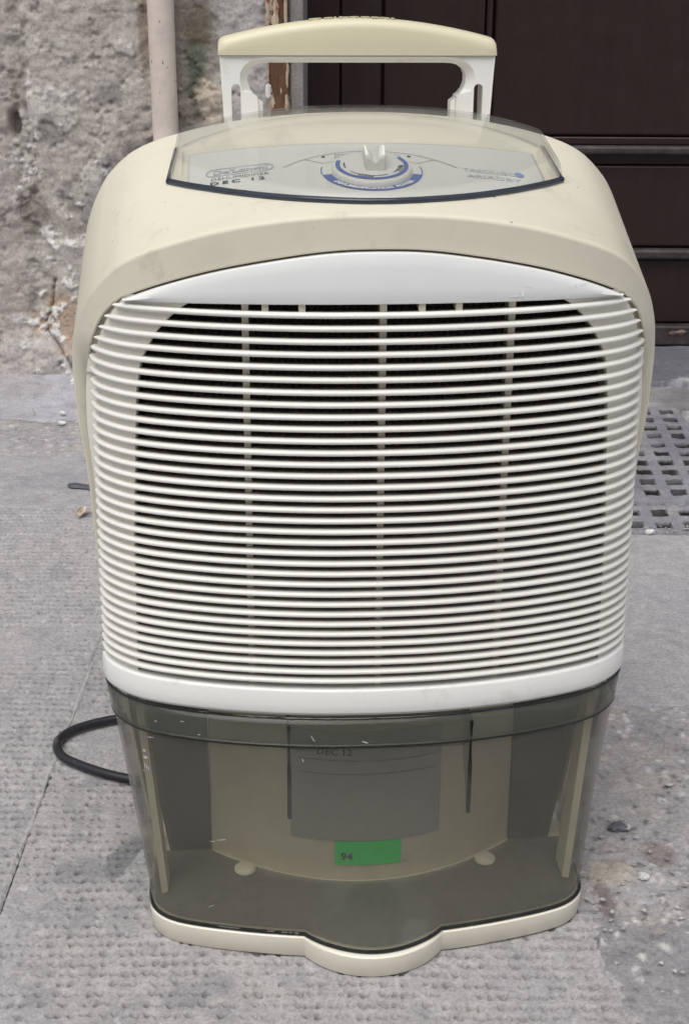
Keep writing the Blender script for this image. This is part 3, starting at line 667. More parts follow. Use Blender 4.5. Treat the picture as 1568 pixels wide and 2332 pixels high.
# lid footprint on the top
def lid_front(x): return 0.0235 + 0.084 * (abs(x) / 0.128) ** 2.0
def lid_back(x): return 0.176 - 0.022 * (abs(x) / 0.125) ** 2.2
def panel_back(x): return 0.1405 + 0.006 * (x / 0.117) ** 2
def recess_floor(x, y):
    b = barrel(x, y); e = min(0.1205 - abs(x), y - (lid_front(x) + 0.004), lid_back(x) - 0.004 - y)
    if e <= 0: return b
    f = min(b, panel_z(x, y) - 0.0014); t = smooth1(0.0, 0.02, y - panel_back(x)); f = f * (1 - t) + (b - 0.001) * t
    return b + (f - b) * smooth1(0.0, 0.003, e)
# --- housing shell
def build_housing():
    top = [p for p in od if p[1] > 0.44]; n_top = 150
    xs = np.linspace(0, 1, n_top)
    L = np.r_[0, np.cumsum(np.linalg.norm(np.diff(od, axis=0), axis=1))]; Li = np.r_[0, np.cumsum(np.linalg.norm(np.diff(idn, axis=0), axis=1))]
    kk, ki = _ko, int(np.argmax(idn[:, 1] < 0.41))
    s = np.r_[np.linspace(0, L[kk], n_top), np.linspace(L[kk], L[-1], 40)[1:]]
    si = np.r_[np.linspace(0, Li[ki], n_top), np.linspace(Li[ki], Li[-1], 40)[1:]]
    po = np.stack([np.interp(s, L, od[:, 0]), np.interp(s, L, od[:, 1])], 1); pi_ = np.stack([np.interp(si, Li, idn[:, 0]), np.interp(si, Li, idn[:, 1])], 1)
    def mir(p): return np.vstack([(p * (-1, 1))[:0:-1], p])
    po, pi_ = mir(po), mir(pi_); n = len(po)
    def lift(x, y, z): return (barrel(x, y) - zout(x) if z > 0.42 else barrel(od[_ko][0], y) - 0.42) * smooth1(0.30, 0.46, z)
    R = []
    def ring(p, dy): R.append([(x, yf(x, z) + dy, z) for x, z in p])
    ring(pi_, 0.030); ring(pi_, 0.0015)
    d = po - pi_; d /= np.linalg.norm(d, axis=1)[:, None]
    ring(pi_ + d * 0.0012, 0.0)
    for f in (0.03, 0.35, 0.7, 0.97): R.append([(x, yf(x, z), z) for x, z in (pi_ + d * 0.0012) * (1 - f) + (po - d * 0.0014) * f])
    ring(po - d * 0.0014, 0.0); ring(po - d * 0.0004, 0.0005); ring(po, 0.0018)
    ys = np.r_[0.0152, np.linspace(0.0165, 0.180, 128), np.linspace(0.184, 0.218, 10)]
    y_end = 0.222
    for q in range(len(ys)):
        row = []
        for x, z in po:
            y0 = yf(x, z) + 0.0018; t = (ys[q] - 0.014) / (y_end - 0.014); y = y0 + (y_end - y0) * t
            zz = recess_floor(x, y) if z > 0.485 else z + lift(x, y, z)
            row.append((x, y, zz))
        R.append(row)
    # rounded rear edge and closed back
    def back(ins, y):
        row = []
        for x, z in po:
            zt = z + lift(x, y_end, z); c = np.array((0, 0.30)); v = np.array((x, zt)) - c; l = np.linalg.norm(v); v = c + v * (1 - ins / l); row.append((v[0], y, v[1]))
        R.append(row)
    back(0.0015, y_end); back(0.006, y_end + 0.006); back(0.02, y_end + 0.009); back(0.14, y_end + 0.010)
    V = [p for r in R for p in r]; F = grid_faces(n, len(R)); b = (len(R) - 1) * n
    F.append(tuple(range(b, b + n)))
    return obj('housing', V, F, 'cream', U, 38)
build_housing()

# --- glossy fascia panel
def build_fascia():
    xs = np.linspace(-0.1548, 0.1548, 141); R = []
    for x in xs:
        zt = zinn(x) - 0.0013; zb = 0.4597 - 0.0022 * (x / .155) ** 2; zt = max(zt, zb + 0.0006); y = yf0(x) - 0.0032; hgt = zt - zb
        r = min(0.0016, hgt * 0.3)
        prof = [(zb + r * 0.2, y + 0.012), (zb, y + r), (zb + r * 0.3, y + r * 0.3), (zb + r, y), (zb + hgt * 0.35, y - 0.0006), (zb + hgt * 0.7, y - 0.0002), (zt - r * 0.6, y + 0.0004), (zt - r * 0.12, y + 0.0008), (zt, y + 0.0016), (zt, y + 0.012)]
        R.append([(x, yy, z) for z, yy in prof])
    f = rings('fascia_panel', R, 'gloss', U, False, smooth=40)
    # scuffs at its right end
    for i, (x, z, dx, dz) in enumerate([(.0925, .4655, .0008, .006), (.0905, .4685, .004, .0008), (.1035, .4665, .004, .003), (.0865, .464, .002, .004), (.082, .4628, .006, .0009), (.1165, .4665, .0008, .002), (.1205, .4675, .001, .0025), (.126, .468, .006, .0007)]):
        y = yf0(x) - 0.0039; dx, dz = dx * 0.6, dz * 0.6
        V = [(x + dx * math.cos(a) * (0.7 + .3 * random.random()), y + 1.77 * x * dx * math.cos(a), z + dz * math.sin(a) * (.7 + .3 * random.random())) for a in np.linspace(0, 2 * math.pi, 8, endpoint=False)]
        s = obj('scuff', V, [tuple(range(8))], 'scuff', f, 0); solidify(s, 0.00005, 0)
build_fascia()

# --- grille
PL = catmull([(0, 0), (.03, .0009), (.06, .0040), (.09, .0093), (.11, .0142), (.13, .0205), (.145, .0265), (.157, .0330), (.167, .0412), (.175, .0505), (.180, .0590), (.183, .0690)], 260)
def plan_w(z): return float(np.interp(z, [.19, .25, .30, .36, .41, .45], [1.004, 1.001, .997, .992, .988, .985]))
def tip(z): return float(np.interp(z, [.30, .40, .41, .418, .4245, .4305, .438, .4475, .4555, .462], [.1840, .1830, .1818, .1795, .1775, .1752, .1715, .1662, .1600, .1545]))
def plan_curve(z, xt, n, wadd=0.0):
    p = PL.copy(); p[:, 0] = p[:, 0] * plan_w(z) + wadd * np.minimum(1, p[:, 0] / 0.1)
    L = np.r_[0, np.cumsum(np.linalg.norm(np.diff(p, axis=0), axis=1))]
    smax = L[-1] if xt >= p[-1, 0] else float(np.interp(xt, p[:, 0], L))
    s = np.linspace(0, smax, n); q = np.stack([np.interp(s, L, p[:, 0]), np.interp(s, L, p[:, 1])], 1)
    return np.vstack([(q * (-1, 1))[:0:-1], q])
def normals2(q):
    t = np.gradient(q, axis=0); t /= np.linalg.norm(t, axis=1)[:, None]; return np.stack([-t[:, 1], t[:, 0]], 1)   # pointing back
SLAT_Z = [0.4512 - 0.0081 * i + 2.137e-5 * i * i + 0.0023 for i in range(34)]
grille = None
def build_grille():
    global grille
    # moulded frame: side posts behind the slats and the plain band below them
    V, F = [], []
    def edge_x(z): return float(np.interp(z, [.19, .30, .37, .40, .42, .438, .448, .456, .463], [.157, .1545, .1505, .1485, .1450, .1355, .127, .118, .106]))
    zs = np.linspace(0.196, 0.461, 90)
    for sgn in (-1, 1):
        b = len(V); n = 0
        for z in zs:
            p = PL.copy(); p[:, 0] *= plan_w(z); nn = normals2(p); q = p + nn * 0.0044
            xe, xt = edge_x(z), min(tip(z) - 0.0035, q[-1, 0]); xs = np.linspace(xe, max(xe + .002, xt), 14)
            ys = np.interp(xs, q[:, 0], q[:, 1]); row = [(xe - 0.0006, ys[0] + 0.03), (xe - 0.0006, ys[0] + 0.0016), (xe + 0.0006, ys[0])] + list(zip(xs[1:], ys[1:])) + [(xs[-1] + 0.0008, ys[-1] + 0.004), (max(xs[-1] + 0.0015, xinn(z) + 0.0012), max(ys[-1] + 0.006, yf0(xinn(z)) + 0.009 if z > 0.40 else ys[-1] + 0.012))]
            row = [(sgn * x, y, z) for x, y in row]; n = len(row); V += row
        fs = grid_faces(n, len(zs), b); F += [tuple(reversed(f)) for f in fs] if sgn > 0 else fs
    # band
    b = len(V); q = plan_curve(0.19, 1, 90); nn = normals2(q)
    for z, o in ((0.2030, 0.018), (0.2036, 0.0030), (0.2035, 0.0014), (0.2029, 0.0005), (0.2018, 0.0001), (0.192, 0.0), (0.1872, 0.0), (0.1862, 0.0004), (0.1858, 0.0026), (0.1838, 0.0026), (0.1836, 0.015)):
        pp = q + nn * o; V += [(x, y, z) for x, y in pp]
    F += [tuple(reversed(f)) for f in grid_faces(len(q), 11, b)]
    grille = obj('grille', V, F, 'liner', U, 40)
    grille.data.materials.append(M['white'])
    for p in grille.data.polygons:
        if p.vertices[0] >= b: p.material_index = 1
    # slats, each with a rounded nose
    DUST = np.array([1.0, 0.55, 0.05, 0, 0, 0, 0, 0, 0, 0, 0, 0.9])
    for i, zc in enumerate(SLAT_Z):
        xt = tip(zc); q = plan_curve(zc, xt, 46); nn = normals2(q); free = xt < 0.1775
        R = []
        for k in range(len(q)):
            e = min(k, len(q) - 1 - k); sc = 1.0
            if free and e < 5: sc = (0.42, 0.72, 0.88, 0.96, 0.99)[e]
            h = 0.00185 * sc; dpt = 0.0135 * (0.35 + 0.65 * sc if free else 1.0)
            dpt = min(dpt, 0.0135 if abs(q[k, 0]) < 0.15 else 0.011)
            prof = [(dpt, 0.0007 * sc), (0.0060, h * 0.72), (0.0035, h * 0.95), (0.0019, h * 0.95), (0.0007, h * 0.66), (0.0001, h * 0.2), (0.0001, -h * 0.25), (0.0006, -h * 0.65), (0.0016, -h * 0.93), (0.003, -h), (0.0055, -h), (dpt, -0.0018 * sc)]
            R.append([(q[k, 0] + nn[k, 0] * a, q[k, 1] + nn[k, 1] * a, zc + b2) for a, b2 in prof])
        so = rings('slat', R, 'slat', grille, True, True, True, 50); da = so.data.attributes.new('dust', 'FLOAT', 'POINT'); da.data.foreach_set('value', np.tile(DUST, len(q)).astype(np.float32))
    for x in (-0.0805, 0.0022, 0.0815):
        y = float(np.interp(abs(x), PL[:, 0], PL[:, 1])); box('rib', x - 0.0021, x + 0.0021, y + 0.0072, y + 0.020, 0.20, 0.466, 'rib', grille)
    for x in (-0.0685, -0.0465, 0.0255, 0.048):
        y = float(np.interp(abs(x), PL[:, 0], PL[:, 1])); box('clip', x - 0.002, x + 0.002, y + 0.006, y + 0.02, 0.4545, 0.4625, 'rib', grille)
build_grille()
# finned coil in the dark behind the grille
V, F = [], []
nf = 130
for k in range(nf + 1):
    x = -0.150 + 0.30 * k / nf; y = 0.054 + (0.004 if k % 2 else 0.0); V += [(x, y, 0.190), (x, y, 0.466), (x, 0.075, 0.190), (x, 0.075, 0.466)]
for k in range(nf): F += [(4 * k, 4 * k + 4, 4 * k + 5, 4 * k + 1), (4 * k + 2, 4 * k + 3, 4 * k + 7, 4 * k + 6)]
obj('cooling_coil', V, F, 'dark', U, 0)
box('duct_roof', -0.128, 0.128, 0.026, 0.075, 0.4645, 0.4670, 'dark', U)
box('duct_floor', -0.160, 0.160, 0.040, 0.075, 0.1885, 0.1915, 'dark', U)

# --- control panel in the recess
def build_panel():
    V, F = [], []; nu, nv = 90, 30
    for j in range(nv):
        for i in range(nu):
            x = -0.1155 + 0.231 * i / (nu - 1); y0 = lid_front(x) + 0.0085; y1 = panel_back(x); y = y0 + (y1 - y0) * j / (nv - 1)
            V.append((x, y, panel_z(x, y)))
    F = grid_faces(nu, nv); cp = obj('control_panel', V, F, 'panelgrey', U, 40); solidify(cp, 0.0012, -1)
    def decal(name, V2, F2, mat, lift=0.00035):
        V3 = [(x, y, panel_z(x, y) + lift) for x, y in V2]; d = obj(name, V3, F2, mat, cp, 0); return d
    def line(name, pts, wd, mat):
        pts = np.array(pts); t = np.gradient(pts, axis=0); t /= np.linalg.norm(t, axis=1)[:, None]; nn = np.stack([-t[:, 1], t[:, 0]], 1) * wd / 2
        V2 = np.vstack([pts + nn, pts - nn]); n = len(pts); return decal(name, V2, [(i + n, i + 1 + n, i + 1, i) for i in range(n - 1)], mat)
    def lettering(name, body, x, y, size, mat, wide=1.0, bold=0.0, slope=0.0, sp=1.0):
        V2, F2 = text_mesh(body, size, sp, bold); V2 = V2 * (wide, 1.0); V2[:, 1] += V2[:, 0] * slope
        return decal(name, V2 + (x, y), F2, mat)
    # brand plate and model name on the left
    def oval(cx, cy, a, b, r, n=12):
        P = []
        for (sx, sy, st) in ((1, 1, 0), (-1, 1, 90), (-1, -1, 180), (1, -1, 270)):
            for k in range(n + 1):
                g = rad(st + 90 * k / n); P.append((cx + sx * (a - r) + r * math.cos(g), cy + sy * (b - r) + r * math.sin(g)))
        return P
    P1 = oval(-0.0820, 0.1058, 0.0218, 0.0062, 0.0060); P2 = oval(-0.0820, 0.1058, 0.0206, 0.0050, 0.0049); n = len(P1)
    decal('printed_border', P1 + P2, [(i, (i + 1) % n, n + (i + 1) % n, n + i) for i in range(n)], 'paleink')
    lettering('lettering', "De'Longhi", -0.0992, 0.1026, 0.0088, 'paleink', 0.98, 0.00035)
    lettering('lettering', 'DEHUMIDIFIER', -0.1005, 0.0932, 0.0058, 'ink', 0.98)
    lettering('lettering', 'DEC 12', -0.1010, 0.0862, 0.0064, 'darkink', 1.25, 0.0002, sp=1.45)
    lettering('lettering', 'TASCIUGO', 0.0610, 0.0965, 0.0078, 'paleink', 0.92)
    lettering('lettering', 'ARIADRY', 0.0622, 0.0868, 0.0078, 'paleink', 1.1)
    drop = [(0.0985 + 0.003 * math.cos(a), 0.1005 + 0.0042 * math.sin(a)) for a in np.linspace(0, 2 * math.pi, 16, endpoint=False)]
    decal('printed_drop', drop, [tuple(range(16))], 'bluefade')
    # dial graphics
    cx, cy = 0.0018, 0.0915
    def arc(r, a0, a1, n=40, c=(cx, cy)): return [(c[0] + r * math.cos(rad(a)), c[1] + r * math.sin(rad(a))) for a in np.linspace(a0, a1, n)]
    oc = (0.0015, 0.0466); line('printed_line', arc(0.0785, 135, 91.5, 60, oc), 0.0005, 'ink'); line('printed_line', arc(0.0785, 88, 44, 60, oc), 0.0005, 'ink')
    line('printed_line', arc(0.0655, 117, 92, 40, oc), 0.0004, 'ink'); line('printed_line', arc(0.0655, 84, 62, 40, oc), 0.0004, 'ink')
    for a0, a1 in ((122, 117), (57, 62)): line('printed_line', [arc(0.0785, a0, a0, 2, oc)[0], arc(0.0655, a1, a1, 2, oc)[0]], 0.0005, 'ink')
    line('printed_line', [(0.0005, 0.1250), (0.0008, 0.1205)], 0.0008, 'ink')
    for x in (-0.0277, 0.0280):
        d = [(x + 0.0014 * math.cos(a), 0.1163 + 0.0014 * math.sin(a)) for a in np.linspace(0, 2 * math.pi, 14, endpoint=False)]; decal('indicator_light', d, [tuple(range(14))], 'darkink')
    lettering('lettering', 'H2O', -0.0205, 0.1175, 0.0045, 'ink', 1.1); lettering('lettering', 'READY', -0.0210, 0.1130, 0.0040, 'ink', 1.0)
    # drying symbol: two ovals joined
    for ex in (0.0155, 0.0198): line('printed_symbol', [(ex + 0.0022 * math.cos(a), 0.1163 + 0.0022 * math.sin(a)) for a in np.linspace(0, 2 * math.pi, 24)], 0.0005, 'ink')
    # blue arc ring under the knob
    A1 = arc(0.0322, 190, 350, 60); A2 = arc(0.0262, 190, 350, 60); n = 60
    decal('printed_ring', A1 + A2, [(i + n, i, i + 1, i + 1 + n)[::-1] for i in range(n - 1)], 'blue'); line('printed_line', arc(0.0322, 350, 374, 20), 0.0007, 'blue'); line('printed_line', arc(0.0322, 190, 166, 20), 0.0007, 'blue')
    V2, F2 = text_mesh('DEHUMIDIFICATION  POWER', 0.0046, 1.0, 0.0002, 'CENTER'); R0 = 0.0308
    wtot = V2[:, 0].max() - V2[:, 0].min(); ang = -math.pi / 2 + V2[:, 0] / wtot * rad(112); rr = R0 - V2[:, 1]
    decal('lettering', np.stack([cx + rr * np.cos(ang), cy + rr * np.sin(ang)], 1), F2, 'white', 0.0007)
    # knob: a stepped disc with a blue printed ring and a forked grip
    kz = panel_z(cx, cy); sl = SH; K = []
    def disc(r, hgt): return [(cx + r * math.cos(a), cy + r * math.sin(a), panel_z(cx, cy) + sl * r * math.sin(a) + hgt) for a in np.linspace(0, 2 * math.pi, 64, endpoint=False)]
    kn = rings('knob', [disc(.0258, -0.001), disc(.0256, 0.0022), disc(.0248, 0.0031), disc(.0238, 0.0034), disc(.0160, 0.0038), disc(.004, 0.004)], 'panelgrey', cp, True, False, True, 40)
    def onknob(name, V2, F2, mat, lift):
        return obj(name, [(x, y, kz + sl * (y - cy) + 0.0037 + lift) for x, y in V2], F2, mat, cp, 0)
    def kring(r0, r1, a0, a1, mat, lift=0.0003):
        n = 50; A1 = arc(r1, a0, a1, n); A2 = arc(r0, a0, a1, n); onknob('printed_ring', A1 + A2, [(i + n, i, i + 1, i + 1 + n)[::-1] for i in range(n - 1)], mat, lift)
    kring(.0205, .0232, 160, 395, 'blue'); kring(.0172, .0180, 215, 245, 'darkink'); kring(.0172, .0180, 268, 300, 'darkink'); kring(.0172, .0180, 315, 330, 'darkink'); kring(.0172, .0182, 168, 195, 'darkink')
    V2, F2 = text_mesh('MED', 0.0050, 1.0, 0.0001, 'CENTER'); a = rad(-107); cs, sn = math.cos(a - math.pi / 2), math.sin(a - math.pi / 2)
    W = V2 * (1, 1); W = np.stack([W[:, 0] * cs - W[:, 1] * sn, W[:, 0] * sn + W[:, 1] * cs], 1); onknob('lettering', W + (cx + .0165 * math.cos(a), cy + .0165 * math.sin(a)), F2, 'darkink', 0.0003)
    V2, F2 = text_mesh('MAX', 0.0050, 1.0, 0.0001, 'CENTER'); a = rad(-18); cs, sn = math.cos(a - math.pi / 2), math.sin(a - math.pi / 2)
    W = np.stack([V2[:, 0] * cs - V2[:, 1] * sn, V2[:, 0] * sn + V2[:, 1] * cs], 1); onknob('lettering', W + (cx + .0165 * math.cos(a), cy + .0165 * math.sin(a)), F2, 'darkink', 0.0003)
    # forked grip
    gx = cx + 0.0012; R = []
    for t in np.linspace(0, 1, 9):
        y = cy - 0.010 + 0.027 * t; sc = 1 - 0.25 * abs(t - 0.45); hh = 0.0125 * (0.55 + 0.45 * math.sin(math.pi * min(1, 0.25 + 0.8 * t))); base = kz + sl * (y - cy) + 0.003
        prof = [(-.0062, 0), (-.0066, .55), (-.0068, 1.0), (-.0052, .99), (-.0020, .60), (0, .50), (.0020, .60), (.0052, .99), (.0068, 1.0), (.0066, .55), (.0062, 0)]
        R.append([(gx + a_ * sc, y, base + b_ * hh) for a_, b_ in prof])
    rings('knob_grip', R, 'panelgrey', cp, True, True, True, 40)
build_panel()

# --- clear lid over the panel
def lid_top(x, y): return zc(min(y, 0.162)) + 0.05 * max(0.0, y - 0.162) + 0.0042 * smooth1(0.05, 0.16, y) - 0.62 * (0.5123 - zout(min(abs(x), 0.127))) + 0.0052
def build_lid():
    nu, nv = 120, 80; V = []
    for j in range(nv):
        b = j / (nv - 1)
        for i in range(nu):
            a = -1 + 2 * i / (nu - 1); a = math.copysign(1 - (1 - abs(a)) ** 1.5, a)
            hw = 0.1280 - 0.004 * b; x = a * hw; y0 = lid_front(x); y = y0 + (lid_back(x) - y0) * (b ** 1.35)
            e = min((1 - abs(a)) * hw * 1.6, y - y0, (lid_back(x) - y) * 1.2); k = min(1.0, max(0, e) / 0.0065)
            r = barrel(x, y) + 0.0010; V.append((x, y, r + (lid_top(x, y) - r) * math.sqrt(max(0, 1 - (1 - k) ** 2))))
    lid = obj('clear_lid', V, grid_faces(nu, nv), 'lid', U, 60); solidify(lid, 0.0014, -1)
    # edge of the sheet, its internal reflection painted as a dark rim
    P = []
    for x in np.linspace(-0.1278, 0.1278, 80): P.append((x, lid_front(x) - 0.0003, barrel(x, lid_front(x)) + 0.0012))
    tube('lid_rim', P, 0.0021, 'lidedge', lid, 8)
    for s in (-1, 1):
        P = [(s * (0.1281 - 0.004 * b), lid_front(0.128) + (lid_back(0.128) - lid_front(0.128)) * b) for b in np.linspace(0, 1, 24)]
        P = [(x, y, barrel(x, y) + 0.0010) for x, y in P]; tube('lid_rim', P, 0.0014, 'lidedge', lid, 8)
build_lid()

# --- raised carrying handle at the back
def build_handle():
    yc = 0.196
    outer = [(-0.0915, 0.500), (-0.0918, 0.546), (-0.0935, 0.580), (-0.0942, 0.5905), (-0.07, 0.5905), (0.07, 0.5905), (0.0942, 0.5905), (0.0935, 0.580), (0.0918, 0.546), (0.0915, 0.500)]
    inner_half = [(0.0683, 0.500), (0.0685, 0.560), (0.0688, 0.5640), (0.0712, 0.5655), (0.0738, 0.5690), (0.0753, 0.5735), (0.0752, 0.5780), (0.0735, 0.5815), (0.070, 0.5843), (0.065, 0.5856), (0.060, 0.5859)]
    inner = inner_half + [(-x, z) for x, z in inner_half[::-1]]
    poly = [(x, z) for x, z in outer] + inner           # closed ring: left foot, over the top, right foot, back along the opening
    def prism(P, y0, y1, name, mat, parent, bev=None):
        n = len(P); V = [(x, y0, z) for x, z in P] + [(x, y1, z) for x, z in P]
        bm = bmesh.new(); vs = [bm.verts.new(v) for v in V]
        f0 = bm.faces.new(vs[:n]); f1 = bm.faces.new(vs[n:][::-1])
        for i in range(n): bm.faces.new((vs[i], vs[i + n], vs[(i + 1) % n + n], vs[(i + 1) % n]))
        bmesh.ops.recalc_face_normals(bm, faces=bm.faces); bmesh.ops.triangulate(bm, faces=[f0, f1])
        me = bpy.data.meshes.new(name); bm.to_mesh(me); bm.free(); me.materials.append(M[mat]); o = bpy.data.objects.new(name, me); C.objects.link(o)
        if parent: o.parent = parent
        return o
    # body minus the two slots
    h = prism(poly, yc - 0.011, yc + 0.011, 'handle_frame', 'white', None)
    cuts = []
    for s in (-1, 1):
        P = [(s * 0.0833 + 0.0031 * math.cos(a), 0.5692 + 0.0031 * math.sin(a)) for a in np.linspace(0, math.pi, 12)] + [(s * 0.0833 - 0.0031, 0.515), (s * 0.0833 + 0.0031, 0.515)]
        cuts.append(prism(P, yc - 0.03, yc + 0.03, 'slot', 'white', None))
    # concave finger bevel around the opening, on the front
    big = [(x * 1.0 + (0.0065 if x > 0 else -0.0065), z) for x, z in inner_half]
    def ring_pts(off, y):
        pts = []
        for x, z in inner:
            cx0, cz0 = (math.copysign(0.060, x), 0.5735); v = np.array((x - cx0, z - cz0)); l = np.linalg.norm(v) or 1
            k = off if z > 0.5655 else 0.0
            pts.append((x + v[0] / l * k, y, z + v[1] / l * k * 0.75))
        return pts
    R = [ring_pts(0.0058, yc - 0.0125), ring_pts(0.0052, yc - 0.0105), ring_pts(0.0030, yc - 0.0068), ring_pts(-0.0004, yc - 0.004)]
    n = len(inner); V = [p for r in R for p in r]; F = grid_faces(n, 4, 0, True); F.append(tuple(range(n))); F.append(tuple(range(3 * n, 4 * n)))
    bm = bmesh.new(); vs = [bm.verts.new(v) for v in V]
    for f in F: bm.faces.new([vs[i] for i in f])
    bmesh.ops.recalc_face_normals(bm, faces=bm.faces); bmesh.ops.triangulate(bm, faces=[f for f in bm.faces if len(f.verts) > 4]); me = bpy.data.meshes.new('bevel'); bm.to_mesh(me); bm.free()
    cb = bpy.data.objects.new('bevel', me); C.objects.link(cb); cuts.append(cb)
    for c in cuts:
        md = h.modifiers.new('cut', 'BOOLEAN'); md.operation = 'DIFFERENCE'; md.solver = 'EXACT'; md.object = c
    bpy.context.view_layer.update(); bake(h)
    for c in cuts: bpy.data.objects.remove(c)
    h.data.shade_smooth(); h.data.set_sharp_from_angle(angle=rad(28)); h.parent = U
    # rails on the inner sides of the legs
    for s in (-1, 1):
        xi = s * 0.0684; P = [(xi, 0.500), (xi, 0.5625), (xi - s * 0.0032, 0.5600), (xi - s * 0.0032, 0.500)]
        prism(P, yc - 0.004, yc + 0.010, 'rail', 'white', h)
    # yellowed grip cap, arched on top with rounded edges
    R = []
    xs = np.r_[-0.0950, -0.0946, -0.0935, np.linspace(-0.0915, 0.0915, 61), 0.0935, 0.0946, 0.0950]
    for x in xs:
        e = min(1.0, (0.0950 - abs(x)) / 0.0035); zt = 0.6146 - 0.0132 * (abs(x) / 0.0945) ** 1.9 - 0.0035 * (1 - math.sqrt(max(0, 1 - (1 - e) ** 2))); z0 = 0.5910; d = 0.0130 - 0.0012 * (1 - e)
        hgt = zt - z0; r = 0.0065
        prof = [(-d, z0), (-d - 0.0002, z0 + hgt * .3), (-d, zt - r), (-d + r * .13, zt - r * .5), (-d + r * .42, zt - r * .15), (-d + r, zt), (0, zt + 0.0006), (d - r, zt), (d - r * .3, zt - r * .3), (d, zt - r), (d, z0)]
        R.append([(x, yc + a, b) for a, b in prof])
    cap = rings('grip_cap', R, 'cap', h, True, True, True, 45)
    V2, F2 = text_mesh("De'Longhi", 0.011, 1.1, 0.0002, 'CENTER')
    V3 = [(x - 0.004, yc - 0.0005 + y - 0.004, 0.6153 - 0.0132 * (abs(x - .004) / 0.0945) ** 1.9 + 0.0003) for x, y in V2 * (1.2, 1)]
    t = obj('raised_lettering', V3, F2, 'cap', h, 0); solidify(t, 0.0006, 0)
build_handle()

# --- base tray with rounded nose
BS = catmull([(0, -.0118), (.025, -.0116), (.048, -.0103), (.075, -.006), (.10, -.0005), (.122, .0055), (.138, .0118), (.148, .0195), (.1540, .029), (.1562, .042), (.1568, .060)], 300)
def bump_y(x, k=1.0):
    if k <= 0.02: return 0.0
    x = abs(x) / k; R = 0.0605
    return k * max(0.0, math.sqrt(max(0, R * R - x * x)) - (R - 0.0236)) if x < R else 0.0
def half_resample(p, n, dense=0.06):
    L = np.r_[0, np.cumsum(np.linalg.norm(np.diff(p, axis=0), axis=1))]; sd = np.interp(dense, p[:, 0], L)
    s = np.r_[np.linspace(0, sd, n // 2), np.linspace(sd, L[-1], n - n // 2 + 1)[1:]]; return np.stack([np.interp(s, L, p[:, 0]), np.interp(s, L, p[:, 1])], 1)
def base_curve(off, n=110, bumped=True, yback=0.155):
    p = half_resample(BS, n); nn = normals2(p); q = p - nn * off
    if bumped: q[:, 1] -= np.array([bump_y(x) for x in p[:, 0]])
    q[0, 0] = 0
    half = np.vstack([q, [(q[-1, 0], yback)]]); return np.vstack([(half * (-1, 1))[:0:-1], half])
def build_base():
    R = []
    for z, o in ((0.0, -0.0060), (0.0012, -0.0055), (0.0013, -0.0006), (0.0020, 0.0), (0.0156, 0.0012), (0.0174, 0.0012), (0.0182, 0.0004), (0.0182, -0.003)):
        R.append([(x, y, z) for x, y in base_curve(o)])
    rings('base', R, 'basecream', U, True, True, True, 40)
build_base()

